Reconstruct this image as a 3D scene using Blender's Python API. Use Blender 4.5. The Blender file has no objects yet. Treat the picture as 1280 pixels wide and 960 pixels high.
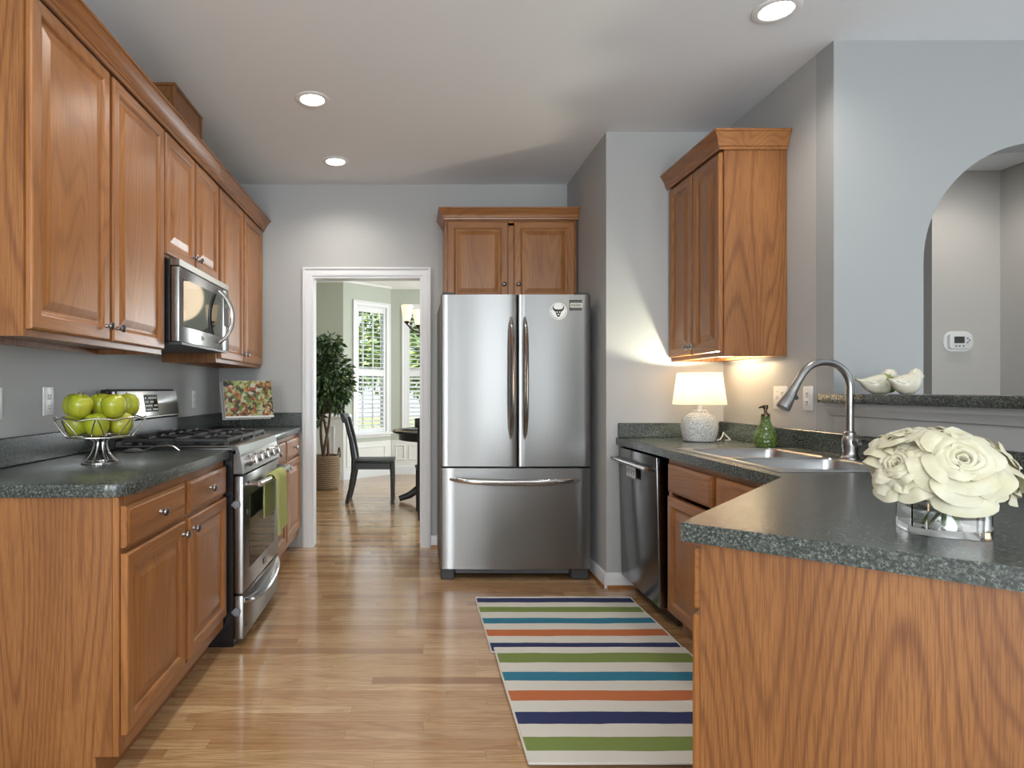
import bpy, bmesh, math, random
from math import sin, cos, pi, radians, sqrt
from mathutils import Vector, Matrix, noise

random.seed(7)
SC = bpy.context.scene
COL = SC.collection
H = 2.74                     # ceiling height
CX, CY, FPX = 518.0, 487.0, 775.0

# ------------------------------------------------------------------ camera
cam = bpy.data.objects.new('camera', bpy.data.cameras.new('camera'))
COL.objects.link(cam)
cam.location = (0, 0, 1.19)
cam.rotation_euler = (radians(90), 0, 0)
cam.data.sensor_width = 36
cam.data.sensor_fit = 'HORIZONTAL'
cam.data.lens = FPX / 1280 * 36
cam.data.shift_x = (640 - CX) / 1280
cam.data.shift_y = (CY - 480) / 1280
cam.data.clip_start = 0.03
SC.camera = cam

# ------------------------------------------------------------------ colour management
vs = SC.view_settings
vs.view_transform = 'Standard'
vs.look = 'None'
vs.gamma = 1
vs.use_curve_mapping = False
vs.exposure = 0.13

# ------------------------------------------------------------------ world, sun, window light
W = bpy.data.worlds.new('sky')
SC.world = W
W.use_nodes = True
bg = W.node_tree.nodes['Background']
bg.inputs[0].default_value = (0.80, 0.90, 1.0, 1)
bg.inputs[1].default_value = 1.5


def lamp(name, kind, loc, rot, power, color=(1, 1, 1), size=None, size_y=None, spot=None, parent=None):
    d = bpy.data.lights.new(name, kind)
    d.energy = power
    d.color = color
    if kind == 'AREA':
        d.shape = 'RECTANGLE' if size_y else 'DISK'
        d.size = size
        if size_y:
            d.size_y = size_y
    elif kind == 'SUN':
        d.angle = radians(2)
    elif size is not None:
        d.shadow_soft_size = size
    if kind == 'SPOT':
        d.spot_size = spot
        d.spot_blend = 0.8
    o = bpy.data.objects.new(name, d)
    COL.objects.link(o)
    o.location = loc
    o.rotation_euler = rot
    if parent:
        o.parent = parent
    return o


lamp('sun', 'SUN', (0, 0, 10), (radians(38), 0, radians(-25)), 13.0, (1, .95, .86))
# area lamps added as light from unseen windows (behind the camera, to the right, and in the dining bay)
DAY = (0.90, 0.96, 1.0)
REAR = ((-.75, 1.05, 96), (.93, .34, 27), (1.36, .34, 27), (2.45, .50, 22))     # centre, width, watts
for wx, ww, pw in REAR:
    lamp('added_daylight', 'AREA', (wx, -2.92, 1.50), (radians(100), 0, 0), pw, DAY, ww - .04, 1.5)
lamp('added_daylight', 'AREA', (4.50, 0.6, 1.50), (radians(100), 0, radians(90)), 12, DAY, 2.4, 1.6)
lamp('added_daylight', 'AREA', (2.05, 8.60, 1.45), (radians(-95), 0, 0), 120, DAY, 1.3, 1.7)  # added to brighten the dining room; no window is built here
lamp('added_daylight', 'AREA', (3.00, 6.6, 1.45), (radians(95), 0, radians(90)), 70, DAY, 1.3, 1.7)  # second added dining lamp, in front of a solid wall


# ------------------------------------------------------------------ mesh helpers
class MB:
    """collects shapes and links them as ONE mesh object"""

    def __init__(s):
        s.bm = bmesh.new()

    def merge(s, t, M=None, mi=None):
        if mi is not None:
            for f in t.faces:
                f.material_index = mi
        if M is not None:
            bmesh.ops.transform(t, matrix=M, verts=t.verts)
        me = bpy.data.meshes.new('tmp')
        t.to_mesh(me)
        t.free()
        s.bm.from_mesh(me)
        bpy.data.meshes.remove(me)
        return s

    def box(s, x0, x1, y0, y1, z0, z1, b=0.0, seg=2, M=None, mi=0):
        t = bmesh.new()
        bmesh.ops.create_cube(t, size=1)
        for v in t.verts:
            v.co = Vector(((x0 + x1) / 2 + v.co.x * (x1 - x0), (y0 + y1) / 2 + v.co.y * (y1 - y0), (z0 + z1) / 2 + v.co.z * (z1 - z0)))
        if b:
            b = min(b, abs(x1 - x0) * .45, abs(y1 - y0) * .45, abs(z1 - z0) * .45)
            bmesh.ops.bevel(t, geom=list(t.edges), offset=b, segments=seg, profile=.5, affect='EDGES')
        return s.merge(t, M, mi)

    def prism(s, pts, z0, z1, M=None, mi=0, b=0.0):
        """polygon in xy pulled up from z0 to z1"""
        t = bmesh.new()
        lo = [t.verts.new((p[0], p[1], z0)) for p in pts]
        hi = [t.verts.new((p[0], p[1], z1)) for p in pts]
        n = len(pts)
        t.faces.new(list(reversed(lo)))
        t.faces.new(hi)
        for i in range(n):
            t.faces.new((lo[i], lo[(i + 1) % n], hi[(i + 1) % n], hi[i]))
        bmesh.ops.recalc_face_normals(t, faces=t.faces)
        if b:
            bmesh.ops.bevel(t, geom=list(t.edges), offset=b, segments=2, profile=.5, affect='EDGES')
        return s.merge(t, M, mi)

    def prism_x(s, yz, x0, x1, M=None, mi=0, b=0.0):
        R = Matrix(((0, 0, 1, 0), (1, 0, 0, 0), (0, 1, 0, 0), (0, 0, 0, 1)))  # (a,b,c)->(c,a,b)
        return s.prism(yz, x0, x1, (M @ R) if M is not None else R, mi, b)

    def prism_y(s, xz, y0, y1, M=None, mi=0, b=0.0):
        R = Matrix(((1, 0, 0, 0), (0, 0, 1, 0), (0, 1, 0, 0), (0, 0, 0, 1)))
        return s.prism(xz, y0, y1, (M @ R) if M is not None else R, mi, b)

    def loft(s, rings, cap0=True, cap1=True, closed=True, M=None, mi=0):
        t = bmesh.new()
        R = [[t.verts.new(p) for p in r] for r in rings]
        n = len(rings[0])
        for a, b in zip(R, R[1:]):
            for i in range(n if closed else n - 1):
                j = (i + 1) % n
                t.faces.new((a[i], a[j], b[j], b[i]))
        if cap0:
            t.faces.new(list(reversed(R[0])))
        if cap1:
            t.faces.new(R[-1])
        bmesh.ops.remove_doubles(t, verts=t.verts, dist=1e-6)
        bmesh.ops.recalc_face_normals(t, faces=t.faces)
        return s.merge(t, M, mi)

    def lathe(s, prof, n=32, M=None, mi=0, cap=True):
        rings = [[(max(r, 1e-5) * cos(2 * pi * i / n), max(r, 1e-5) * sin(2 * pi * i / n), z) for i in range(n)] for r, z in prof]
        return s.loft(rings, cap, cap, True, M, mi)

    def tube(s, pts, r, n=10, M=None, mi=0, closed=False, flat=None):
        """pts: list of points, r: radius or list of radii; flat: (a, b) factors of the cross-section"""
        P = [Vector(p) for p in pts]
        m = len(P)
        rad = r if isinstance(r, (list, tuple)) else [r] * m
        T = []
        for i in range(m):
            if closed:
                d = P[(i + 1) % m] - P[i - 1]
            else:
                d = P[min(i + 1, m - 1)] - P[max(i - 1, 0)]
            T.append(d.normalized())
        up = Vector((0, 0, 1)) if abs(T[0].z) < .9 else Vector((1, 0, 0))
        nrm = (up - T[0] * up.dot(T[0])).normalized()
        rings = []
        for i in range(m):
            nrm = (nrm - T[i] * nrm.dot(T[i]))
            nrm.normalize()
            bn = T[i].cross(nrm)
            fa, fb = flat or (1, 1)
            rings.append([tuple(P[i] + (nrm * cos(2 * pi * k / n) * fa + bn * sin(2 * pi * k / n) * fb) * rad[i]) for k in range(n)])
        if closed:
            rings.append(rings[0])
        return s.loft(rings, not closed, not closed, True, M, mi)

    def grid(s, fn, nu, nv, M=None, mi=0, thick=0.0):
        t = bmesh.new()
        V = [[t.verts.new(fn(i / (nu - 1), j / (nv - 1))) for j in range(nv)] for i in range(nu)]
        for i in range(nu - 1):
            for j in range(nv - 1):
                t.faces.new((V[i][j], V[i + 1][j], V[i + 1][j + 1], V[i][j + 1]))
        if thick:
            bmesh.ops.recalc_face_normals(t, faces=t.faces)
            bmesh.ops.solidify(t, geom=list(t.faces), thickness=thick)
        return s.merge(t, M, mi)

    def build(s, name, mats, parent=None, loc=None, rot=None, smooth=True, angle=35):
        bm = s.bm
        if smooth:
            bm.normal_update()
            for f in bm.faces:
                f.smooth = True
            lim = radians(angle)
            for e in bm.edges:
                if len(e.link_faces) == 2:
                    e.smooth = e.calc_face_angle(0) < lim
        me = bpy.data.meshes.new(name)
        bm.to_mesh(me)
        bm.free()
        for m in (mats if isinstance(mats, (list, tuple)) else [mats]):
            me.materials.append(m)
        o = bpy.data.objects.new(name, me)
        COL.objects.link(o)
        if loc is not None:
            o.location = loc
        if rot is not None:
            o.rotation_euler = rot
        if parent is not None:
            o.parent = parent
        return o


def T(x, y, z):
    return Matrix.Translation((x, y, z))


def RZ(a):
    return Matrix.Rotation(a, 4, 'Z')


def RX(a):
    return Matrix.Rotation(a, 4, 'X')


def RY(a):
    return Matrix.Rotation(a, 4, 'Y')


def tag(o, label, cat, group=None):
    o['label'] = label
    o['category'] = cat
    if group:
        o['group'] = group
    return o


def thing(name, label, cat, loc=(0, 0, 0), rot=0.0, group=None):
    o = bpy.data.objects.new(name, None)
    COL.objects.link(o)
    o.empty_display_size = .05
    o.location = loc
    o.rotation_euler = (0, 0, rot)
    return tag(o, label, cat, group)


def struct(o):
    o['kind'] = 'structure'
    return o


def copy_tree(o, parent=None):
    c = o.copy()
    COL.objects.link(c)
    if parent:
        c.parent = parent
    for ch in list(o.children):
        copy_tree(ch, c)
    return c


# ------------------------------------------------------------------ materials
def mat(name, color=(.8, .8, .8), rough=.5, metal=0.0, **kw):
    m = bpy.data.materials.new(name)
    m.use_nodes = True
    b = m.node_tree.nodes['Principled BSDF']
    b.inputs['Base Color'].default_value = (*color, 1)
    b.inputs['Roughness'].default_value = rough
    b.inputs['Metallic'].default_value = metal
    for k, v in kw.items():
        b.inputs[k].default_value = v
    return m


class NT:
    def __init__(s, m):
        s.m = m
        s.nt = m.node_tree
        s.b = s.nt.nodes['Principled BSDF']

    def n(s, t, **kw):
        x = s.nt.nodes.new(t)
        for k, v in kw.items():
            setattr(x, k, v)
        return x

    def l(s, a, b):
        s.nt.links.new(a, b)

    def coords(s, scale=(1, 1, 1), kind='Object'):
        tc = s.n('ShaderNodeTexCoord')
        mp = s.n('ShaderNodeMapping')
        mp.inputs['Scale'].default_value = scale
        s.l(tc.outputs[kind], mp.inputs['Vector'])
        return mp.outputs['Vector']

    def noise(s, vec, scale, detail=2, rough=.5):
        x = s.n('ShaderNodeTexNoise')
        x.inputs['Scale'].default_value = scale
        x.inputs['Detail'].default_value = detail
        x.inputs['Roughness'].default_value = rough
        s.l(vec, x.inputs['Vector'])
        return x.outputs['Fac']

    def math(s, op, a, b=None):
        x = s.n('ShaderNodeMath', operation=op)
        for i, v in enumerate((a, b)):
            if v is None:
                continue
            if isinstance(v, (int, float)):
                x.inputs[i].default_value = v
            else:
                s.l(v, x.inputs[i])
        return x.outputs[0]

    def ramp(s, fac, stops, interp='LINEAR'):
        x = s.n('ShaderNodeValToRGB')
        x.color_ramp.interpolation = interp
        e = x.color_ramp.elements
        while len(e) < len(stops):
            e.new(.5)
        for q, (p, c) in zip(e, stops):
            q.position = p
            q.color = (*c, 1) if len(c) == 3 else c
        s.l(fac, x.inputs[0])
        return x.outputs[0]

    def mix(s, fac, a, b, mode='MIX'):
        x = s.n('ShaderNodeMix', data_type='RGBA', blend_type=mode)
        for i, v in ((0, fac), (6, a), (7, b)):
            if isinstance(v, (int, float)):
                x.inputs[i].default_value = v
            elif isinstance(v, tuple):
                x.inputs[i].default_value = (*v, 1)
            else:
                s.l(v, x.inputs[i])
        return x.outputs[2]

    def bump(s, h, strength=.2, dist=.002):
        x = s.n('ShaderNodeBump')
        x.inputs['Strength'].default_value = strength
        x.inputs['Distance'].default_value = dist
        s.l(h, x.inputs['Height'])
        s.l(x.outputs[0], s.b.inputs['Normal'])

    def color(s, c):
        s.l(c, s.b.inputs['Base Color'])


def oak(name, grain='Z', rough=.36, dark=1.0, contrast=1.0):
    m = mat(name, rough=rough)
    t = NT(m)
    t.b.inputs['Coat Weight'].default_value = .2
    t.b.inputs['Coat Roughness'].default_value = .25

    def axes(a, g):
        return {'Z': (a, a, g), 'X': (g, a, a), 'Y': (a, g, a)}[grain]
    info = t.n('ShaderNodeObjectInfo')
    cmb = t.n('ShaderNodeCombineXYZ')
    t.l(t.math('MULTIPLY', info.outputs['Random'], 9.0), cmb.inputs[0])
    t.l(t.math('MULTIPLY', info.outputs['Random'], 5.0), cmb.inputs[1])
    t.l(t.math('MULTIPLY', info.outputs['Random'], 7.0), cmb.inputs[2])

    def shifted(v):
        add = t.n('ShaderNodeVectorMath', operation='ADD')
        t.l(v, add.inputs[0])
        t.l(cmb.outputs[0], add.inputs[1])
        return add.outputs[0]
    v = shifted(t.coords(axes(1, .11)))
    vp = shifted(t.coords(axes(1, .022)))
    # cathedral figure: contour lines of a field stretched along the grain
    f = t.noise(v, 3.6, 1.0, .4)
    fine = t.noise(vp, 90, 2, .5)
    rings = t.math('SINE', t.math('ADD', t.math('MULTIPLY', f, 210.0), t.math('MULTIPLY', fine, 1.6)))
    rings = t.math('POWER', t.math('ADD', t.math('MULTIPLY', rings, .5), .5), 4.0)
    pores = t.noise(vp, 400, 2, .6)
    broad = t.noise(v, 8, 2, .5)
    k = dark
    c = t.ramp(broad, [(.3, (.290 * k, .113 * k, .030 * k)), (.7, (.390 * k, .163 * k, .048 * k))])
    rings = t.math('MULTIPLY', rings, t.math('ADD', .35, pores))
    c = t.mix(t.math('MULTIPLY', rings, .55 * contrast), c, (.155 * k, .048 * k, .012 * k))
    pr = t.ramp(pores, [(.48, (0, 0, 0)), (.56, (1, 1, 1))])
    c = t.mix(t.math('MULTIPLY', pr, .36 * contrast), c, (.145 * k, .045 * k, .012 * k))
    t.color(c)
    t.bump(pores, .12, .001)
    return m


OAK_V = oak('oak_vertical', 'Z', contrast=.75)
OAK_H = oak('oak_horizontal', 'X', contrast=.85)
OAK_Y = oak('oak_lengthwise', 'Y')
OAK_PANEL = oak('oak_panel', 'Z', .4, .86, 1.2)
OAKS = [OAK_V, OAK_H]


def counter_mat():
    m = mat('speckled_green_laminate', rough=.33)
    t = NT(m)
    v = t.coords()
    t.b.inputs['Roughness'].default_value = .26
    a = t.noise(v, 300, 3, .75)
    b = t.noise(v, 150, 2, .6)
    c = t.ramp(a, [(.40, (.010, .013, .012)), (.47, (.055, .066, .060)), (.54, (.110, .128, .115)), (.62, (.20, .22, .20))])
    c = t.mix(t.ramp(b, [(.47, (0, 0, 0)), (.58, (.8, .8, .8))]), c, (.016, .020, .019))
    t.color(c)
    t.b.inputs['IOR'].default_value = 1.6
    return m


COUNTER = counter_mat()


def floor_mat():
    m = mat('oak_strip_floor', rough=.25)
    t = NT(m)
    tc = t.n('ShaderNodeTexCoord')
    sp = t.n('ShaderNodeSeparateXYZ')
    t.l(tc.outputs['Object'], sp.inputs[0])
    rowh = .057
    row = t.math('FLOOR', t.math('DIVIDE', sp.outputs[1], rowh))
    wn = t.n('ShaderNodeTexWhiteNoise', noise_dimensions='1D')
    t.l(row, wn.inputs['W'])
    xs = t.math('ADD', sp.outputs[0], t.math('MULTIPLY', wn.outputs['Value'], 7.3))
    ln = t.math('ADD', .75, t.math('MULTIPLY', wn.outputs['Value'], .55))
    brd = t.math('FLOOR', t.math('DIVIDE', xs, ln))
    cb = t.n('ShaderNodeCombineXYZ')
    t.l(row, cb.inputs[0])
    t.l(brd, cb.inputs[1])
    w2 = t.n('ShaderNodeTexWhiteNoise', noise_dimensions='2D')
    t.l(cb.outputs[0], w2.inputs['Vector'])
    tone = t.ramp(w2.outputs['Value'], [(0, (.29, .155, .07)), (.2, (.43, .26, .125)), (.5, (.52, .335, .17)), (.75, (.40, .225, .105)), (1, (.60, .41, .225))])
    # grain, shifted for every board
    cv = t.n('ShaderNodeCombineXYZ')
    t.l(t.math('ADD', t.math('MULTIPLY', xs, .09), t.math('MULTIPLY', w2.outputs['Value'], 13.0)), cv.inputs[0])
    t.l(sp.outputs[1], cv.inputs[1])
    t.l(t.math('MULTIPLY', w2.outputs['Value'], 7.0), cv.inputs[2])
    gv = cv.outputs[0]
    f = t.noise(gv, 9, 1, .4)
    rings = t.math('POWER', t.math('ADD', t.math('MULTIPLY', t.math('SINE', t.math('MULTIPLY', f, 75.0)), .5), .5), 3.0)
    pores = t.ramp(t.noise(gv, 150, 3, .6), [(.42, (0, 0, 0)), (.62, (1, 1, 1))])
    c = t.mix(t.math('MULTIPLY', rings, .42), tone, (.25, .115, .045))
    c = t.mix(t.math('MULTIPLY', pores, .34), c, (.22, .10, .04))
    # joints
    fy = t.math('ABSOLUTE', t.math('SUBTRACT', t.math('FRACT', t.math('DIVIDE', sp.outputs[1], rowh)), .5))
    fx = t.math('MULTIPLY', t.math('FRACT', t.math('DIVIDE', xs, ln)), ln)
    j = t.math('MAXIMUM', t.math('GREATER_THAN', fy, .486), t.math('LESS_THAN', fx, .0016))
    c = t.mix(t.math('MULTIPLY', j, .55), c, (.12, .055, .022))
    t.color(c)
    t.b.inputs['Coat Weight'].default_value = .5
    t.b.inputs['Coat Roughness'].default_value = .10
    rr = t.noise(gv, 30, 2, .5)
    t.l(t.math('ADD', .17, t.math('MULTIPLY', rr, .14)), t.b.inputs['Roughness'])
    return m


FLOOR = floor_mat()


def paint(name, c, rough=.75):
    m = mat(name, c, rough)
    t = NT(m)
    v = t.coords()
    t.bump(t.noise(v, 220, 3, .6), .05, .001)
    return m


WALL = paint('grey_wall_paint', (.425, .43, .425))
CEIL = paint('ceiling_paint', (.79, .81, .84), .9)
HALLP = paint('taupe_wall_paint', (.47, .45, .42))
SAGE = paint('sage_wall_paint', (.46, .49, .40))
TRIM = mat('white_trim_paint', (.72, .73, .75), .35)
TRIMG = mat('grey_trim_paint', (.44, .445, .44), .4)


def steel(name, c=(.60, .60, .59), rough=.26, axis='Z', aniso=.85):
    m = mat(name, c, rough, 1.0)
    t = NT(m)
    sc = {'Z': (3, 3, 900), 'X': (900, 3, 3), 'Y': (3, 900, 3)}[axis]
    v = t.coords(sc)
    nz = t.noise(v, 1.0, 2, .5)
    t.l(t.math('ADD', rough - .04, t.math('MULTIPLY', nz, .08)), t.b.inputs['Roughness'])
    t.b.inputs['Anisotropic'].default_value = aniso
    tg = t.n('ShaderNodeTangent', direction_type='RADIAL', axis='Z')
    t.l(tg.outputs[0], t.b.inputs['Tangent'])
    t.b.inputs['Anisotropic Rotation'].default_value = .25
    return m


STEEL = steel('brushed_steel', (.30, .30, .295), .32)
STEEL_DK = steel('dark_brushed_steel', (.23, .23, .235), .24)
CHROME = mat('polished_handle_steel', (.55, .54, .53), .16, 1.0)
NICKEL = mat('brushed_nickel', (.36, .35, .34), .28, 1.0)
KNOBM = mat('pewter_knob', (.21, .20, .195), .3, 1.0)
SINKM = mat('sink_steel', (.48, .48, .48), .28, 1.0)
WIREM = mat('silver_wire', (.62, .60, .57), .25, 1.0)
BLACKGLASS = mat('black_glass', (.008, .008, .009), .04)
BLACK = mat('black_enamel', (.010, .010, .011), .25)
IRON = mat('cast_iron', (.022, .022, .023), .5)
DKPLASTIC = mat('dark_grey_plastic', (.05, .05, .052), .45)
GRYPLASTIC = mat('grey_plastic', (.17, .18, .20), .4)
WHITEP = mat('white_plastic', (.74, .74, .73), .35)
DARKSLOT = mat('dark_slot', (.02, .02, .02), .6)
TOEK = mat('toe_kick_board', (.060, .030, .015), .6)
PAPER = mat('paper', (.72, .71, .68), .8)
BLKWOOD = mat('black_painted_wood', (.007, .007, .008), .42)
GLASS = mat('clear_glass', (1, 1, 1), .0, 0, **{'Transmission Weight': 1.0, 'IOR': 1.45})
PANE = mat('window_pane', (1, 1, 1), .0, 0, **{'Transmission Weight': 1.0, 'IOR': 1.02})
WATER = mat('water', (.97, 1, .98), .0, 0, **{'Transmission Weight': 1.0, 'IOR': 1.33})


def emit(name, c, s):
    m = mat(name, c, .5)
    b = m.node_tree.nodes['Principled BSDF']
    b.inputs['Emission Color'].default_value = (*c, 1)
    b.inputs['Emission Strength'].default_value = s
    return m


# ------------------------------------------------------------------ structure
XL, XR, YB, YP, YA = -1.474, 1.86, 4.683, 3.73, 2.75
Y0, X1 = -3.0, 4.6          # back wall behind the camera, far right wall


def S(name, mb, m):
    return struct(mb.build(name, m))


S('floor', MB().box(-3.2, X1 + .1, Y0 - .1, 9.0, -.12, 0), FLOOR)
S('ceiling', MB().box(XL - .1, X1 + .1, Y0 - .1, YB + .06, H, H + .15), CEIL)
S('wall_left', MB().box(XL - .12, XL, Y0, YB, 0, H), WALL)

BOUNCE = mat('pale_bounce_sheet', (.62, .60, .56), .95)  # unseen pale floor sheet added to bounce light up to the ceiling
S('floor_bounce', MB().prism([(XL + .001, Y0 + .001), (X1 - .001, Y0 + .001), (X1 - .001, 2.74), (2.15, 2.74), (2.15, -.45), (XL + .001, -.45)], .0005, .014), BOUNCE)

# back wall of the kitchen, with the opening to the dining room
DX0, DX1, DZ = -.775, .056, 2.045
mb = MB()
mb.box(XL - .12, DX0, YB, YB + .12, 0, H)
mb.box(DX1, 1.90, YB, YB + .12, 0, H)
mb.box(DX0, DX1, YB, YB + .12, DZ, H)
S('wall_back', mb, WALL)
# pantry bump-out: the wall beside the fridge and the wall facing the camera
S('wall_pantry', MB().box(1.154, 2.0, YP, YB - .001, 0, H), WALL)
S('wall_right', MB().box(XR, XR + .14, YA + .121, YP - .001, 0, H), WALL)
# half wall under the raised bar
S('wall_half', MB().box(XR, XR + .14, 1.15, YA - .001, 0, 1.128), WALL)
# wall with the arch
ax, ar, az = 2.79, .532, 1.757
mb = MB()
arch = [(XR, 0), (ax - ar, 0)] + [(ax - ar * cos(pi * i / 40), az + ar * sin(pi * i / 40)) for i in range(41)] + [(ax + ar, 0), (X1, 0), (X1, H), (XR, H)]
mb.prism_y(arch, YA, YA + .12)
S('wall_arch', mb, paint('arch_wall_darkened', (.345, .357, .357)))  # grey wall paint darkened to offset the strong light on this wall
# hall behind the arch
mb = MB()
mb.box(2.955, 3.42, 3.54, 3.62, 0, 2.439)
mb.box(2.955, 3.03, 3.62, 4.45, 0, 2.439)
S('wall_hall', mb, HALLP)
S('wall_hall_right', MB().box(3.345, 3.42, YA + .121, 3.54, 0, 2.439), HALLP)
S('wall_hall_far', MB().box(2.001, 2.954, 4.45, 4.52, 0, 2.439), HALLP)
S('ceiling_hall', MB().box(2.0, 3.6, YA + .121, 4.52, 2.44, 2.50), CEIL)
# the room behind the camera
mb = MB()
prev = XL
for wx, ww, pw in REAR:
    hw = ww / 2
    mb.box(prev, wx - hw, Y0 - .1, Y0, 0, H)
    mb.box(wx - hw, wx + hw, Y0 - .1, Y0, 0, .70)
    mb.box(wx - hw, wx + hw, Y0 - .1, Y0, 2.30, H)
    prev = wx + hw
mb.box(prev, X1, Y0 - .1, Y0, 0, H)
S('wall_rear', mb, WALL)
mb = MB()
mb.box(X1, X1 + .1, Y0, -.70, 0, H)
mb.box(X1, X1 + .1, 1.90, YA, 0, H)
mb.box(X1, X1 + .1, -.70, 1.90, 0, .65)
mb.box(X1, X1 + .1, -.70, 1.90, 2.35, H)
S('wall_far_right', mb, WALL)
for i, (wx, ww, pw) in enumerate(REAR):
    hw = ww / 2 - .004
    mb = MB()
    mb.box(wx - hw, wx - hw + .03, Y0 - .08, Y0 - .02, .705, 2.295)
    mb.box(wx + hw - .03, wx + hw, Y0 - .08, Y0 - .02, .705, 2.295)
    mb.box(wx - hw + .03, wx + hw - .03, Y0 - .08, Y0 - .02, .705, .75)
    mb.box(wx - hw + .03, wx + hw - .03, Y0 - .08, Y0 - .02, 2.25, 2.295)
    mb.box(wx - hw + .03, wx + hw - .03, Y0 - .08, Y0 - .02, 1.48, 1.52)
    S('window_%d' % (3 + i), mb, TRIM)

# door casing and jambs
mb = MB()
cw = .066
prof = [(0, 0), (0, -.020), (.012, -.022), (.022, -.014), (.045, -.016), (.058, -.012), (cw, -.008), (cw, 0)]


def casing(mb, x0, x1, z1, yw, z0=0.0, w=cw, M=None, bottom=False):
    """mitred moulding around an opening, on a wall face at y = yw looking to -y; profile runs outwards"""
    loops = []
    for a, y in [(w - q[0], q[1]) for q in prof][::-1]:
        a = w - a if False else a
        if bottom:
            loops.append([(x0 - a, yw + y, z0 - a), (x0 - a, yw + y, z1 + a), (x1 + a, yw + y, z1 + a), (x1 + a, yw + y, z0 - a), (x0 - a, yw + y, z0 - a)])
        else:
            loops.append([(x0 - a, yw + y, z0), (x0 - a, yw + y, z1 + a), (x1 + a, yw + y, z1 + a), (x1 + a, yw + y, z0)])
    mb.loft(loops, False, False, False, M)


casing(mb, DX0, DX1, DZ, YB - .0005)
mb.box(DX0, DX0 + .014, YB - .004, YB + .124, 0, DZ - .014)
mb.box(DX1 - .014, DX1, YB - .004, YB + .124, 0, DZ - .014)
mb.box(DX0, DX1, YB - .004, YB + .124, DZ - .014, DZ)
S('door_1', mb, TRIM)

bprof = [(0, 0), (.016, 0), (.016, .07), (.010, .085), (0, .09)]


def baseboard(name, p, q, nrm, shoe=True, m=TRIM, h=1.0):
    p, q, nrm = Vector((*p, 0)), Vector((*q, 0)), Vector((*nrm, 0))
    mb = MB()
    ring = lambda b: [tuple(b + nrm * (a + .0005) + Vector((0, 0, z * h))) for a, z in bprof]
    mb.loft([ring(p), ring(q)])
    o = S(name, mb, m)
    if shoe:
        mb = MB()
        sp = [(.0167, 0), (.030, 0), (.029, .010), (.024, .016), (.0167, .018)]
        ring = lambda b: [tuple(b + nrm * a + Vector((0, 0, z))) for a, z in sp]
        mb.loft([ring(p), ring(q)])
        mb.build('shoe_moulding', OAK_Y, o)
    return o


baseboard('baseboard_pantry', (1.154 - .0, YP), (1.33, YP), (0, -1))
baseboard('baseboard_pantry_side', (1.154, YP - .016), (1.154, YB - .01), (-1, 0))
baseboard('baseboard_back', (.124, YB), (1.13, YB), (0, -1))

# moulding under the raised bar
mb = MB()
mb.loft([[(XR - .0005, y, 1.075), (XR - .012, y, 1.078), (XR - .016, y, 1.095), (XR - .030, y, 1.110), (XR - .032, y, 1.131), (XR - .0005, y, 1.131)] for y in (1.15, 2.762)])
S('trim_1', mb, TRIMG)

# dining room shell
mb = MB()
mb.box(-3.0, -.937, 8.16, 8.28, 0, H)
S('wall_dining_left', mb, SAGE)
BA, BB = Vector((-.937, 8.16, 0)), Vector((-.33, 8.72, 0))
bl = (BB - BA).length
bang = math.atan2(BB.y - BA.y, BB.x - BA.x)
MBAY = T(*BA) @ RZ(bang)            # local x along the bay wall, -y into the room
W1 = (.215, .745, .60, 2.33)


def holed(mb, x0, x1, wx0, wx1, wz0, wz1, y0=0, y1=.12, M=None):
    mb.box(x0, wx0, y0, y1, 0, H, M=M)
    mb.box(wx1, x1, y0, y1, 0, H, M=M)
    mb.box(wx0, wx1, y0, y1, 0, wz0, M=M)
    mb.box(wx0, wx1, y0, y1, wz1, H, M=M)


mb = MB()
holed(mb, 0, bl, *W1, M=MBAY)
SAGE2 = paint('pale_sage_paint', (.50, .54, .47))
S('wall_bay_angled', mb, SAGE2)
W2 = (-.115, .50, .60, 2.33)
mb = MB()
holed(mb, BB.x, 1.35, *W2, y0=8.72, y1=8.84)
S('wall_bay', mb, SAGE2)
mb = MB()
mb.box(1.35, 3.1, 8.72, 8.84, 0, H)
S('wall_bay_right', mb, SAGE2)
S('wall_dining_right', MB().box(3.05, 3.15, YB + .12, 8.72, 0, H), SAGE)
S('wall_dining_far_left', MB().box(-3.1, -3.0, YB + .0, 8.28, 0, H), SAGE)
S('wall_dining_near', MB().box(-3.0, XL - .121, YB, YB + .12, 0, H), SAGE)
S('wall_dining_near_right', MB().box(1.901, 3.05, YB, YB + .12, 0, H), SAGE)
S('ceiling_dining', MB().box(-3.1, 3.15, YB + .061, 9.0, H, H + .15), CEIL)

# crown moulding of the dining room
cprof = [(0, 2.60), (.014, 2.605), (.018, 2.635), (.050, 2.665), (.085, 2.71), (.10, 2.738), (0, 2.738)]
WHITE2 = mat('white_moulding', (.80, .80, .79), .5)


def run(name, pts, prof, m):
    """moulding of a wall profile along a plan polyline (room on the right-hand side, mitred)"""
    P = [Vector((*p, 0)) for p in pts]
    mb = MB()
    rings = []
    for i, p in enumerate(P):
        ds = []
        if i:
            ds.append((P[i] - P[i - 1]).normalized())
        if i < len(P) - 1:
            ds.append((P[i + 1] - P[i]).normalized())
        ns = [Vector((d.y, -d.x, 0)) for d in ds]
        nn = ns[0] if len(ns) == 1 else (ns[0] + ns[1]) / (1 + ns[0].dot(ns[1]))
        rings.append([tuple(p + nn * (a + .0006) + Vector((0, 0, z))) for a, z in prof])
    mb.loft(rings)
    return S(name, mb, m)


dpl = [(-3.0, 8.16), (BA.x, BA.y), (BB.x, BB.y), (3.0, 8.72)]
run('trim_2', dpl, cprof, WHITE2)
run('baseboard_dining', dpl, [(0, 0), (.018, 0), (.018, .09), (.010, .115), (0, .12)], TRIM)
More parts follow.
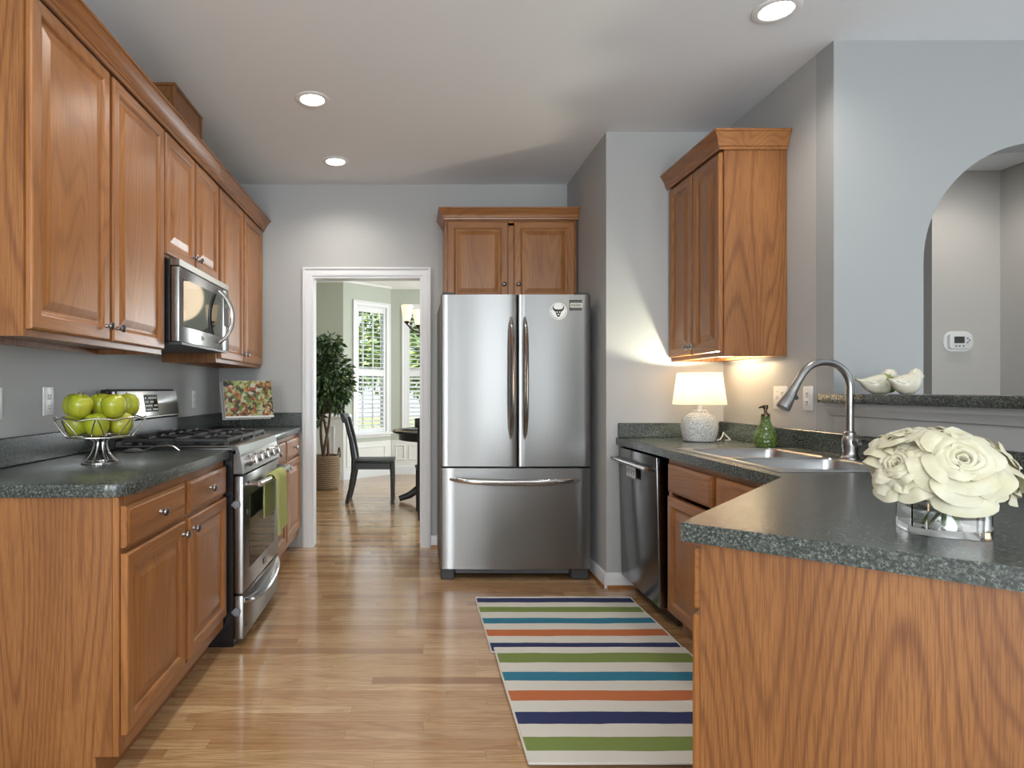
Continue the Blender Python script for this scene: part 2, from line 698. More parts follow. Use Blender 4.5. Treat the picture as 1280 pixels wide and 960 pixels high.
# chair rail left of the window and white wainscot panels
RAIL = [(0, .80), (.012, .805), (.022, .83), (.020, .85), (.008, .865), (0, .87)]
u = (BB - BA).normalized()
run('trim_3', [(-3.0, 8.16), (BA.x, BA.y), tuple((BA + u * .13).xy)], RAIL, WHITE2)


def pic_frame(mb, x0, x1, z0, z1, M):
    for a, b, c, d in ((x0, x1, z0, z0 + .022), (x0, x1, z1 - .022, z1), (x0, x0 + .022, z0 + .022, z1 - .022), (x1 - .022, x1, z0 + .022, z1 - .022)):
        mb.box(a, b, -.012, -.002, c, d, .003, 1, M)


mb = MB()
mb.box(.0, bl, -.0015, -.0004, .12, .48, M=MBAY)
pic_frame(mb, .05, .16, .16, .76, MBAY)
pic_frame(mb, .24, .72, .20, .42, MBAY)
mb.box(0, .13, -.0015, -.0004, .48, .80, M=MBAY)
MB2 = T(BB.x, 8.72, 0)
mb.box(.01, 1.6, -.0015, -.0004, .12, .48, M=MB2)
pic_frame(mb, .06, .20, .20, .42, MB2)
pic_frame(mb, .25, .85, .20, .42, MB2)
ML = T(-3.0, 8.16, 0)
mb.box(0, 2.06, -.0015, -.0004, .12, .80, M=ML)
pic_frame(mb, 1.2, 1.95, .20, .72, ML)
S('trim_4', mb, WHITE2)

SHUT = mat('white_shutter_paint', (.80, .81, .83), .4)


def shutter_window(name, wx0, wx1, z0, z1, M, slat_tilt):
    """window in a wall whose room face is local y=0 (room towards -y)"""
    mb = MB()
    casing(mb, wx0, wx1, z1, -.0008, z0, .06, M, True)
    mb.box(wx0 - .08, wx1 + .08, -.045, -.002, z0 - .03, z0, .006, 2, M)
    o = S(name, mb, SHUT)
    # sash with glazing bars
    mb = MB()
    for a, b in ((wx0, wx0 + .035), (wx1 - .035, wx1)):
        mb.box(a, b, .07, .10, z0, z1, M=M)
    for c, d in ((z0, z0 + .05), (z1 - .04, z1), ((z0 + z1) / 2 - .02, (z0 + z1) / 2 + .02)):
        mb.box(wx0 + .035, wx1 - .035, .07, .10, c, d, M=M)
    for k in (1, 2):
        xx = wx0 + (wx1 - wx0) * k / 3
        mb.box(xx - .009, xx + .009, .075, .095, z0 + .05, (z0 + z1) / 2 - .02, M=M)
        mb.box(xx - .009, xx + .009, .075, .095, (z0 + z1) / 2 + .02, z1 - .04, M=M)
    mb.build('sash', SHUT, o)
    mb = MB()
    mb.box(wx0 + .035, wx1 - .035, .083, .087, z0 + .05, z1 - .04, M=M)
    mb.build('pane', PANE, o)
    # shutter: stiles, rails, louvres, tilt rod
    a, b = wx0 + .004, wx1 - .004
    zm = 1.42
    mb = MB()
    for c, d in ((a, a + .045), (b - .045, b)):
        mb.box(c, d, .005, .033, z0 + .004, z1 - .004, .003, 1, M)
    for c, d in ((z0 + .004, z0 + .07), (z1 - .085, z1 - .004), (zm - .045, zm + .045)):
        mb.box(a + .045, b - .045, .006, .032, c, d, .003, 1, M)
    mb.build('shutter_frame', SHUT, o)
    mb = MB()
    for lo, hi, tilt in ((z0 + .07, zm - .045, slat_tilt), (zm + .045, z1 - .085, slat_tilt * .35)):
        n = int(round((hi - lo) / .060))
        st = (hi - lo) / n
        for k in range(n):
            zc = lo + st * (k + .5)
            mb.box(a + .047, b - .047, -.030, .030, -.0045, .0045, .003, 1, M @ T(0, .019, zc) @ RX(tilt))
    mb.build('louvres', SHUT, o)
    mb = MB()
    xc = (a + b) / 2
    mb.box(xc - .006, xc + .006, -.028, -.018, z0 + .10, zm - .07, .002, 1, M)
    mb.box(xc - .006, xc + .006, -.028, -.018, zm + .07, z1 - .11, .002, 1, M)
    mb.build('tilt_rod', SHUT, o)
    return o


shutter_window('window_1', *W1, MBAY, radians(20))
shutter_window('window_2', *W2, T(0, 8.72, 0), radians(24))

# ------------------------------------------------------------------ cabinets
_knob = None


def knob(parent, x, y, z):
    global _knob
    if _knob is None:
        mb = MB()
        mb.lathe([(.0075, 0), (.0065, .004), (.0045, .008), (.005, .013), (.0125, .016), (.0155, .020), (.0145, .025), (.008, .029), (0, .030)], 20, RX(pi / 2))
        _knob = mb.build('knob', KNOBM, parent, (x, y, z))
        return _knob
    k = _knob.copy()
    COL.objects.link(k)
    k.parent = parent
    k.location = (x, y, z)
    return k


def door_mesh(w, h, frame=.056):
    """raised panel door, mitred frame; local x 0..w, z 0..h, face at y=-.02"""
    prof = [(0, 0), (0, -.0135), (.003, -.018), (.007, -.020), (frame - .012, -.020), (frame - .006, -.017), (frame - .002, -.012), (frame + .004, -.0095),
            (frame + .010, -.0095), (frame + .036, -.0175), (frame + .040, -.0185)]
    t = bmesh.new()
    loops = []
    for a, y in prof:
        loops.append([t.verts.new(p) for p in ((a, y, a), (w - a, y, a), (w - a, y, h - a), (a, y, h - a))])
    for k, (p, q) in enumerate(zip(loops, loops[1:])):
        for i in range(4):
            f = t.faces.new((p[i], p[(i + 1) % 4], q[(i + 1) % 4], q[i]))
            f.material_index = 1 if (i in (0, 2) and k < 7) else 0
    t.faces.new(loops[-1])
    t.faces.new(list(reversed(loops[0])))
    bmesh.ops.recalc_face_normals(t, faces=t.faces)
    mb = MB()
    mb.merge(t)
    return mb


def drawer_mesh(w, h):
    prof = [(0, 0), (0, -.012), (.003, -.016), (.012, -.0185), (.014, -.020)]
    t = bmesh.new()
    loops = []
    for a, y in prof:
        loops.append([t.verts.new(p) for p in ((a, y, a), (w - a, y, a), (w - a, y, h - a), (a, y, h - a))])
    for p, q in zip(loops, loops[1:]):
        for i in range(4):
            t.faces.new((p[i], p[(i + 1) % 4], q[(i + 1) % 4], q[i]))
    t.faces.new(loops[-1])
    t.faces.new(list(reversed(loops[0])))
    bmesh.ops.recalc_face_normals(t, faces=t.faces)
    mb = MB()
    mb.merge(t)
    return mb


def fronts(root, doors=(), drawers=()):
    for x0, x1, z0, z1, kx, kz in doors:
        d = door_mesh(x1 - x0, z1 - z0).build('door', OAKS, root, (x0, -.001, z0), smooth=True, angle=9)
        if kx is not None:
            knob(d, kx - x0, -.0202, kz - z0)
    for x0, x1, z0, z1, kn in drawers:
        d = drawer_mesh(x1 - x0, z1 - z0).build('drawer', OAK_H, root, (x0, -.001, z0), smooth=True, angle=9)
        if kn:
            knob(d, (x1 - x0) / 2, -.0202, (z1 - z0) / 2)


def base_cabinet(name, label, loc, rot, w, d, top, doors, drawers, hollow=False):
    root = thing(name, label, 'cabinet', loc, rot)
    mb = MB()
    side = [(.02, .10), (.02, top), (d, top), (d, 0), (.075, 0), (.075, .10)]
    if hollow:
        mb.prism_x(side, .001, .019)
        mb.prism_x(side, w - .019, w - .001)
        mb.box(.019, w - .019, .02, d, .10, .118)
        mb.box(.019, w - .019, d - .012, d, .118, top)
    else:
        mb.prism_x(side, .001, w - .001)
    mb.build('body', OAK_PANEL, root, smooth=False)
    mb = MB()
    # face frame: stiles, rails
    mb.box(.001, .04, 0, .0195, .10, top, .001, 1, mi=0)
    mb.box(w - .04, w - .001, 0, .0195, .10, top, .001, 1, mi=0)
    mb.box(w * .5 - .022, w * .5 + .022, 0, .0195, .14, top - .04, .001, 1, mi=0)
    mb.box(.04, w - .04, 0, .0195, .10, .14, .001, 1, mi=1)
    mb.box(.04, w - .04, 0, .0195, top - .04, top, .001, 1, mi=1)
    mb.box(.04, w * .5 - .022, 0, .0195, .69, .725, .001, 1, mi=1)
    mb.box(w * .5 + .022, w - .04, 0, .0195, .69, .725, .001, 1, mi=1)
    mb.build('face_frame', OAKS, root, smooth=False)
    MB().box(.0, w, .068, .0745, 0, .099).build('toe_kick', OAK_H, root)
    fronts(root, doors, drawers)
    return root


def wall_cabinet(name, label, loc, rot, w, d, z0, z1, doors, mid=True):
    root = thing(name, label, 'cabinet', loc, rot)
    mb = MB()
    # side panels, recessed bottom, top, back
    mb.box(.001, .018, .0, d, z0, z1, mi=0)
    mb.box(w - .018, w - .001, .0, d, z0, z1, mi=0)
    mb.box(.018, w - .018, .02, d, z0 + .022, z0 + .036, mi=0)
    mb.box(.018, w - .018, .02, d, z1 - .016, z1, mi=0)
    mb.box(.018, w - .018, d - .012, d, z0, z1 - .016, mi=0)
    mb.box(.018, w - .018, d - .035, d - .012, z0 + .002, z0 + .022, mi=0)
    mb.build('body', OAK_PANEL, root, smooth=False)
    mb = MB()
    mb.box(.0185, .045, .0, .0195, z0, z1, .001, 1, mi=0)
    mb.box(w - .045, w - .0185, .0, .0195, z0, z1, .001, 1, mi=0)
    if mid:
        mb.box(w * .5 - .022, w * .5 + .022, .0, .0195, z0 + .04, z1 - .04, .001, 1, mi=0)
    mb.box(.045, w - .045, 0, .0195, z0, z0 + .04, .001, 1, mi=1)
    mb.box(.045, w - .045, 0, .0195, z1 - .06, z1, .001, 1, mi=1)
    mb.build('face_frame', OAKS, root, smooth=False)
    fronts(root, doors)
    return root


R90 = pi / 2
FX = -.877
LCT = .912
# left run: base cabinets
base_cabinet('base_cabinet', 'oak base cabinet under the fruit bowl, wide oak end panel facing the viewer', (FX, 1.838, 0), R90, 1.006, .596, LCT - .041,
             [(.012, .487, .158, .700, .452, .655), (.524, .992, .158, .700, .560, .655)],
             [(.012, .487, .717, .842, True), (.524, .992, .717, .842, True)])
base_cabinet('base_cabinet', 'oak base cabinet between the stainless range and the white doorway', (FX, 3.622, 0), R90, 1.052, .596, LCT - .041,
             [(.02, .520, .158, .700, .485, .655), (.552, 1.035, .158, .700, .587, .655)],
             [(.02, .520, .717, .842, True), (.552, 1.035, .717, .842, True)])
# left run: wall cabinets
UX = -1.16
UZ0, UZ1 = 1.350, 2.405
wall_cabinet('wall_cabinet', 'tall oak wall cabinet nearest the viewer, left of the microwave', (UX, 1.838, 0), R90, 1.004, .312, UZ0, UZ1,
             [(.010, .486, UZ0 + .022, 2.378, .455, UZ0 + .075), (.512, .992, UZ0 + .022, 2.378, .545, UZ0 + .075)])
wall_cabinet('wall_cabinet', 'short oak wall cabinet directly above the microwave', (UX, 2.845, 0), R90, .772, .312, 1.806, UZ1,
             [(.006, .376, 1.818, 2.378, .345, 1.868), (.396, .766, 1.818, 2.378, .425, 1.868)])
wall_cabinet('wall_cabinet', 'tall oak wall cabinet beside the back wall, past the microwave', (UX, 3.620, 0), R90, 1.055, .312, UZ0, UZ1,
             [(.035, .515, UZ0 + .022, 2.378, .485, UZ0 + .075), (.540, 1.030, UZ0 + .022, 2.378, .570, UZ0 + .075)])


def crown_profile(z0, z1, out=.055):
    h = z1 - z0
    return [(0, z0), (.008, z0), (.010, z0 + .012), (.016, z0 + .016), (.018, z0 + .2 * h + .01), (out * .55, z0 + .55 * h), (out * .85, z0 + .80 * h), (out * .9, z0 + .86 * h), (out, z0 + .88 * h), (out, z1), (0, z1)]


def crown_path(pts, prof):
    P = [Vector((*p, 0)) for p in pts]
    mb = MB()
    rings = []
    for i, p in enumerate(P):
        ds = []
        if i:
            ds.append((P[i] - P[i - 1]).normalized())
        if i < len(P) - 1:
            ds.append((P[i + 1] - P[i]).normalized())
        ns = [Vector((d.y, -d.x, 0)) for d in ds]
        nn = ns[0] if len(ns) == 1 else (ns[0] + ns[1]) / (1 + ns[0].dot(ns[1]))
        rings.append([tuple(p + nn * a + Vector((0, 0, z))) for a, z in prof])
    return mb.loft(rings)


mb = crown_path([(XL + .002, 1.836), (UX + .0215, 1.836), (UX + .0215, YB - .003)], crown_profile(2.382, 2.462))
tag(mb.build('crown_moulding', OAK_Y, None), 'long oak crown moulding along the top of the left wall cabinets', 'moulding')
# boxed duct above the microwave cabinet
dc = thing('duct_cover', 'dark oak duct box standing on the left wall cabinets up to the ceiling', 'duct cover', (XL, 3.125, 2.407))
dh = H - 2.407 - .002
OAKD = oak('oak_duct', 'Z', .4, .80)
MB().box(.002, .262, .004, .395, 0, dh - .014, .001, 1).build('box', OAKD, dc)
mb = MB()
mb.box(.002, .270, -.004, .403, dh - .014, dh, .003, 1)
mb.box(.250, .268, -.002, .018, 0, dh - .014, .003, 1)
mb.box(.250, .268, .381, .401, 0, dh - .014, .003, 1)
mb.build('edge_trim', OAKD, dc)

# fridge cabinet
r = wall_cabinet('wall_cabinet', 'oak wall cabinet above the refrigerator with two doors', (.214, 4.372, 0), 0, .930, .308, 1.800, UZ1,
                 [(.018, .445, 1.806, 2.372, .415, 1.928), (.486, .912, 1.806, 2.372, .516, 1.928)])
mb = crown_path([(.003, .30), (.003, -.0215), (.9365, -.0215)], crown_profile(2.382, 2.458, .05))
mb.build('crown', OAK_H, r)
# right wall cabinet
r = wall_cabinet('wall_cabinet', 'oak wall cabinet on the right wall above the table lamp', (1.545, YP - .003, 0), -R90, .637, .312, 1.357, UZ1,
                 [(.012, .310, 1.380, 2.378, .283, 1.425), (.325, .622, 1.380, 2.378, .352, 1.425)], False)
mb = crown_path([(.0, -.0215), (.637, -.0215), (.637, .310)], crown_profile(2.385, 2.475, .045))
mb.build('crown', OAK_H, r)

MB().box(.09, .55, .235, .262, 1.3795, 1.3925, .003, 1).build('light_bar', WHITEP, r)
MB().box(.10, .54, .239, .258, 1.3775, 1.3790).build('light_strip', emit('warm_strip', (1, .82, .55), 3), r)
lamp('under_cabinet_light', 'AREA', (.32, .2485, 1.3765), (0, 0, 0), 1.5, (1, .80, .50), .44, .02, parent=r)

# right run: sink base cabinet and peninsula
RCT = .902
RX0 = 1.25
base_cabinet('sink_cabinet', 'oak sink base cabinet between the dishwasher and the peninsula', (RX0, 3.045, 0), -R90, .97, .60, RCT - .041,
             [(.030, .470, .115, .675, None, 0), (.510, .945, .115, .675, None, 0)],
             [(.030, .470, .695, .832, False), (.510, .945, .695, .832, False)], True)

P0 = Vector((.578, 1.345))
PU = Vector((.765, -.644))
PI_ = Vector((1.210, 2.045))
PM = (PI_ - P0).normalized()
PN = Vector((-PU.y, PU.x))
Q0 = P0 + PU * .036 + PN * .022
Q1 = P0 + PU * .80 + PN * .022
QF = Q0 + PM * .86
pen = thing('peninsula_cabinet', 'angled oak peninsula cabinet with a wide oak end panel facing the viewer', 'cabinet', (QF.x, QF.y, 0), math.atan2(-PM.y, -PM.x))
Minv = (T(QF.x, QF.y, 0) @ RZ(math.atan2(-PM.y, -PM.x))).inverted()


def loc2(p):
    q = Minv @ Vector((p[0], p[1], 0))
    return (q.x, q.y)


Q1 = P0 + PU * .815 + PN * .022
QE = Q1 + PM * ((1.842 - Q1.x) / PM.x)
body = [Q0, Q1, QE, Vector((1.842, 2.06)), Vector((1.275, 2.06)), QF]
MB().prism([loc2(p) for p in body], .10, RCT - .041).build('body', OAK_PANEL, pen, smooth=False)
ti = Vector((PM.y, -PM.x)) * .075
foot = [Q0 + ti, Q1, QE, Vector((1.842, 2.06)), Vector((1.345, 2.06)), QF + ti]
MB().prism([loc2(p) for p in foot], 0, .0995).build('toe_kick', TOEK, pen, smooth=False)
# end panel with a thin edge strip
a = Vector(loc2(Q0))
b = Vector(loc2(Q1))
ang = math.atan2(b.y - a.y, b.x - a.x)
MP = T(a.x, a.y, 0) @ RZ(ang)
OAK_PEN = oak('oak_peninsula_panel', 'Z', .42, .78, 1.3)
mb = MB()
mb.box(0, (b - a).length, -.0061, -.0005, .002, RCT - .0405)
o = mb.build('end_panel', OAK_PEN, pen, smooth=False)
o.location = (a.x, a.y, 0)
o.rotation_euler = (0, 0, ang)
fronts(pen, [(.30, .575, .115, .700, None, 0), (.583, .858, .115, .700, None, 0)], [(.30, .575, .716, .845, False), (.583, .858, .716, .845, False)])

# ------------------------------------------------------------------ countertops
ct = thing('countertop', 'dark green speckled countertop with rounded front corner under the fruit bowl', 'countertop', (0, 0, 0))
c0, c1 = (XL + .001, 1.815), (-.850, 2.851)
MB().prism([c0, (-.905, c0[1]), (-.875, c0[1] + .012), (-.858, c0[1] + .035), (c1[0], c0[1] + .075), c1, (c0[0], c1[1])], LCT - .04, LCT, b=.004).build('slab', COUNTER, ct)
MB().box(XL + .001, XL + .021, c0[1], 2.851, LCT + .0005, LCT + .105, .003, 1).build('backsplash', COUNTER, ct)
ct = thing('countertop', 'dark green speckled countertop under the cookbook beside the doorway', 'countertop', (0, 0, 0))
MB().box(XL + .001, -.850, 3.616, YB - .002, LCT - .04, LCT, .004, 2).build('slab', COUNTER, ct)
mb = MB()
mb.box(XL + .001, XL + .021, 3.616, YB - .022, LCT + .0005, LCT + .105, .003, 1)
mb.box(XL + .001, -.852, YB - .022, YB - .002, LCT + .0005, LCT + .105, .003, 1)
mb.build('backsplash', COUNTER, ct)

ct = thing('countertop', 'large dark green speckled countertop with the sink and the flower vase', 'countertop', (0, 0, 0))
CXF, CXB = 1.212, 1.852
SX0, SX1, SY0, SY1 = 1.290, 1.826, 2.195, 2.985
PE = P0 + PU * .85
tt = (CXB - PE.x) / PM.x
PC = PE + PM * tt
mb = MB()
z0, z1 = RCT - .04, RCT
mb.box(CXF, CXB, SY1, YP - .002, z0, z1)
mb.box(CXF, SX0, SY0, SY1, z0, z1)
mb.box(SX1, CXB, SY0, SY1, z0, z1)
mb.prism([(CXF, SY0), (CXF, PI_.y), tuple(P0), tuple(PE), tuple(PC), (CXB, SY0)], z0, z1)
bmesh.ops.remove_doubles(mb.bm, verts=mb.bm.verts, dist=1e-5)
mb.build('slab', COUNTER, ct, smooth=False)
mb = MB()
mb.box(CXF + .01, CXB - .021, YP - .022, YP - .002, z1 + .0005, z1 + .088, .003, 1)
mb.box(CXB - .020, CXB, 1.60, YP - .002, z1 + .0005, z1 + .098, .003, 1)
mb.build('backsplash', COUNTER, ct)

MB().prism([(1.802, 1.15), (1.802, 2.775), (1.857, 2.775), (1.857, 2.744), (2.12, 2.744), (2.12, 1.15)], 1.132, 1.171, b=.003).build('raised_bar_top', COUNTER)
tag(bpy.data.objects['raised_bar_top'], 'narrow raised dark speckled bar top carrying the two ceramic birds', 'bar top')

# ------------------------------------------------------------------ refrigerator
FW = .936
fr = thing('refrigerator', 'stainless steel french door refrigerator with bottom freezer drawer', 'refrigerator', (.165, 3.855, 0))
FD = .775
mb = MB()
mb.box(.004, FW - .004, .085, FD, .03, 1.762, .006, 2)
mb.build('body', DKPLASTIC, fr)


def bowed_panel(x0, x1, z0, z1, depth=.075, bow=.012, n=10, rad=.010, full=(0, FW)):
    """door with a gently bowed face; cross-section in xy swept in z"""
    pts = []
    for i in range(n + 1):
        x = x0 + (x1 - x0) * i / n
        q = (x - full[0]) / (full[1] - full[0]) * 2 - 1
        e = min(x - x0, x1 - x)
        y = bow * q * q
        if e < 1e-6:
            pts.append((x, y + rad))
            continue
        pts.append((x, y))
    p2 = []
    for k, p in enumerate(pts):
        p2.append(p)
        if k == 0:
            p2.append((x0 + rad * .3, pts[1][1] + rad * .3))
            p2.append((x0 + rad, pts[1][1]))
        if k == len(pts) - 2:
            p2.append((x1 - rad, p[1]))
            p2.append((x1 - rad * .3, p[1] + rad * .3))
    p2 += [(x1, depth), (x0, depth)]
    return MB().prism(p2, z0, z1, b=0)


xm = .476
dl = bowed_panel(0, xm - .003, .712, 1.782).build('door', STEEL, fr, angle=50)
dr = bowed_panel(xm + .003, FW, .712, 1.782).build('door', STEEL, fr, angle=50)
dd = bowed_panel(0, FW, .072, .700).build('freezer_drawer', STEEL, fr, angle=50)


def bow_bar(z0, z1, out, x, lean=0):
    pts, rad = [], []
    n = 22
    for i in range(n + 1):
        f = i / n
        q = 2 * f - 1
        pts.append((x + lean * (1 - q * q), -.006 - out * (1 - q ** 4) ** 1.0, z0 + (z1 - z0) * f))
        rad.append(.027 * (1 - .55 * q ** 6) if abs(q) < 1 else .007)
    return pts, rad


p, rd = bow_bar(.885, 1.640, .050, xm - .042)
MB().tube(p, rd, 12, flat=(.6, 1)).build('handle', CHROME, dl)
p, rd = bow_bar(.885, 1.640, .050, xm + .044)
MB().tube(p, rd, 12, flat=(.6, 1)).build('handle', CHROME, dr)
pts, rad = [], []
for i in range(27):
    f = i / 26
    q = 2 * f - 1
    pts.append((.055 + (FW - .125) * f, -.004 - .052 * (1 - q ** 4), .632 - .012 * (1 - q * q)))
    rad.append(.019 * (1 - .6 * q ** 6) if abs(q) < 1 else .007)
MB().tube(pts, rad, 12, flat=(1, .6)).build('handle', CHROME, dd)
# kick grille and feet
mb = MB()
mb.box(.09, FW - .12, .060, .084, .030, .066, .003, 1)
mb.box(.0, .085, .030, .15, .0, .068, .006, 1)
mb.box(FW - .12, FW - .01, .030, .15, .0, .068, .006, 1)
mb.build('base_grille', DKPLASTIC, fr)
mb = MB()
for k in range(4):
    mb.box(.10, FW - .13, .054, .0598, .034 + k * .008, .038 + k * .008)
mb.build('grille_slats', GRYPLASTIC, fr)
for hx in (.01, FW - .09):
    MB().box(hx, hx + .08, .014, .10, 1.783, 1.797, .004, 1).build('hinge_cover', DKPLASTIC, fr)

# magnets on the fridge door
mg = thing('round_magnet', 'round white magnet with a black horned skull on the refrigerator door', 'magnet', (.165 + .730, 3.8575, 1.678))
INK = mat('black_ink', (.015, .015, .016), .6)
WHT = mat('white_sticker', (.72, .73, .72), .5)
mb = MB()
mb.lathe([(.054, 0), (.054, .002), (.050, .0025), (0, .0025)], 40, RX(pi / 2))
mb.build('disc', WHT, mg)
mb = MB()
for k in range(44):
    a0, a1 = 2 * pi * k / 44, 2 * pi * (k + .62) / 44
    if 1.1 < a0 < 2.05 or k % 11 == 0:
        continue
    mb.prism_y([(.044 * cos(a0), .044 * sin(a0)), (.048 * cos(a0), .048 * sin(a0)), (.048 * cos(a1), .048 * sin(a1)), (.044 * cos(a1), .044 * sin(a1))], -.0032, -.0026)
half = [(0, .010), (.012, .012), (.022, .013), (.029, .022), (.032, .032), (.036, .020), (.033, .008), (.026, .001), (.018, -.003), (.015, -.014), (.010, -.027), (.006, -.035), (0, -.036)]
mb.prism_y(half + [(-x, z) for x, z in reversed(half[1:-1])], -.0034, -.0026)
mb.build('skull', INK, mg)
mb = MB()
for sx in (-1, 1):
    mb.prism_y([(sx * .004, -.004), (sx * .012, -.002), (sx * .010, -.010), (sx * .005, -.011)], -.0042, -.0035)
mb.prism_y([(-.006, -.018), (.006, -.018), (.004, -.024), (-.004, -.024)], -.0042, -.0035)
mb.build('eye_holes', WHT, mg)
mg = thing('rectangular_magnet', 'small rectangular dark and cream magnet on the refrigerator door', 'magnet', (.165 + .800, 3.8605, 1.686))
MB().box(0, .078, -.002, 0, -.002, .062, .001, 1).build('plate', INK, mg)
mb = MB()
mb.box(.004, .080, -.003, -.0022, .014, .044)
mb.build('panel', mat('cream_print', (.60, .58, .50), .5), mg)
mb = MB()
x = .009
for w in (.007, .006, .009, .005, .007, .008, .006):
    mb.box(x, x + w, -.0036, -.0032, .022, .036)
    x += w + .0025
for w0 in range(7):
    mb.box(.006 + w0 * .010, .012 + w0 * .010, -.003, -.0024, .050, .055)
    mb.box(.006 + w0 * .010, .013 + w0 * .010, -.003, -.0024, .004, .009)
mb.build('print', mat('grey_print', (.25, .25, .22), .6), mg)

# ------------------------------------------------------------------ gas range
RW = .755
rg = thing('gas_range', 'stainless steel gas range with black grates and oven drawer', 'range', (-.790, 2.856, 0), R90)
mb = MB()
mb.box(.003, RW - .003, .045, .660, .0, .905, .004, 1)
mb.build('body', BLACK, rg)
# cooktop with stainless rim
ck = MB().box(.0, RW, .035, .590, .9055, .922, .004, 2).build('cooktop', BLACK, rg)
for tx in (.0, RW - .016):
    MB().box(tx, tx + .016, .035, .59, .9225, .930, .003, 1).build('side_trim', STEEL, ck)
mb = MB()
mb.prism_x([(.012, .890), (.022, .926), (.075, .934), (.075, .923), (.034, .912), (.034, .890)], .0, RW)
mb.build('front_rim', STEEL, rg, smooth=False)
for bx, by, br in ((.17, .19, .045), (.17, .45, .038), (.378, .32, .05), (.585, .19, .048), (.585, .45, .036)):
    mb = MB()
    mb.lathe([(br, .9225), (br, .930), (br * .8, .934), (br * .78, .940), (br * .3, .942), (0, .942)], 24, T(bx, by, 0))
    mb.build('burner', IRON, ck)
for k in range(3):
    gx0, gx1 = .025 + k * .237, .025 + k * .237 + .230
    mb = MB()
    zt = .962
    gy0, gy1 = .085, .565
    for y in (gy0, (gy0 + gy1) / 2, gy1):
        mb.box(gx0, gx1, y - .007, y + .007, zt - .018, zt, .004, 1)
    for x in (gx0 + .007, gx1 - .007):
        mb.box(x - .007, x + .007, gy0, gy1, zt - .018, zt, .004, 1)
    for cy in (.19, .45):
        cx = (gx0 + gx1) / 2
        for a in range(4):
            d = (cos(a * pi / 2), sin(a * pi / 2))
            mb.tube([(cx + d[0] * .03, cy + d[1] * .03, zt + .002), (cx + d[0] * .075, cy + d[1] * .075, zt + .004), (cx + d[0] * .112, cy + d[1] * .112, zt - .012)], .006, 6)
    for y in (gy0, gy1):
        for x in (gx0 + .007, gx1 - .007):
            mb.box(x - .008, x + .008, y - .008, y + .008, .9226, zt - .01)
    mb.build('grate', IRON, rg)
# slanted control panel with knobs
cp = MB().prism_x([(-.004, .800), (.014, .892), (.045, .892), (.045, .800)], .0, RW, b=.002).build('control_panel', STEEL, rg, smooth=False)
tilt = math.atan2(.018, .092)
for k in range(5):
    kx = .135 + k * .128
    mb = MB()
    Mk = T(kx, .004, .848) @ RX(pi / 2 - tilt)
    mb.lathe([(.026, 0), (.026, .006), (.020, .008), (.020, .028), (.017, .031), (0, .031)], 24, Mk)
    mb.box(-.005, .005, -.024, .024, .008, .040, .003, 1, Mk)
    mb.build('knob', CHROME, rg)
# oven door
od = MB().box(.006, RW - .006, .0, .044, .245, .790, .006, 2).build('oven_door', STEEL, rg)
MB().box(.11, RW - .12, -.0022, .004, .34, .690, .001, 1).build('window', BLACKGLASS, od)
pts, rad = [], []
for i in range(21):
    q = 2 * i / 20 - 1
    pts.append((.05 + (RW - .10) * i / 20, -.062 - .012 * (1 - q * q), .748))
    rad.append(.0145)
mb = MB()
mb.tube(pts, rad, 12)
for x in (.055, RW - .055):
    mb.tube([(x, .002, .748), (x, -.062, .748)], [.013, .012], 10)
mb.build('handle', CHROME, od)
BADGE = mat('badge_black', (.02, .02, .022), .3)
mb = MB()
mb.box(.385, .435, -.004, -.0005, .278, .306, .001, 1)
mb.build('badge', BADGE, od)
mb = MB()
for k in range(3):
    mb.box(.391 + k * .006, .429 - k * .006, -.0052, -.0042, .285 + k * .006, .288 + k * .006)
mb.build('emblem', CHROME, od)
mb = MB()
mb.lathe([(.014, 0), (.014, .006), (.010, .009), (0, .009)], 20, T(.075, .001, .61) @ RX(pi / 2))
mb.build('door_button', DKPLASTIC, od)
# storage drawer with a curved pull
dw = MB().box(.006, RW - .006, .0, .044, .035, .237, .006, 2).build('drawer', STEEL, rg)
mb = MB()
rings = []
n = 18
for i in range(n + 1):
    f = i / n
    q = 2 * f - 1
    drop = .055 * (1 - q * q)
    x = .02 + (RW - .04) * f
    o_ = .026 * (1 - q ** 6) + .001
    rings.append([(x, .001, .226 - drop), (x, -o_, .222 - drop), (x, -o_ - .006, .213 - drop), (x, -o_, .205 - drop), (x, .001, .196 - drop)])
mb.loft(rings)
mb.build('pull', CHROME, dw)
mb = MB()
rings = []
for i in range(n + 1):
    f = i / n
    q = 2 * f - 1
    drop = .055 * (1 - q * q)
    x = .06 + (RW - .12) * f
    rings.append([(x, -.0008, .230), (x, -.0008, .229 - drop)])
mb.loft(rings, False, False, False)
mb.build('pull_recess', DKPLASTIC, dw)
mb = MB()
mb.lathe([(.013, 0), (.013, .005), (.008, .007), (0, .007)], 20, T(.045, .001, .095) @ RX(pi / 2))
mb.build('drawer_lock', DKPLASTIC, dw)
# round bumpers on the side of the body
for z in (.66, .165):
    mb = MB()
    mb.lathe([(.017, 0), (.019, .004), (.017, .010), (0, .012)], 20, T(.003, .030, z) @ RY(-pi / 2) @ T(0, 0, .0005))
    mb.box(-.010, .004, .030, .050, z - .004, z + .004)
    mb.build('bumper', GRYPLASTIC, rg)
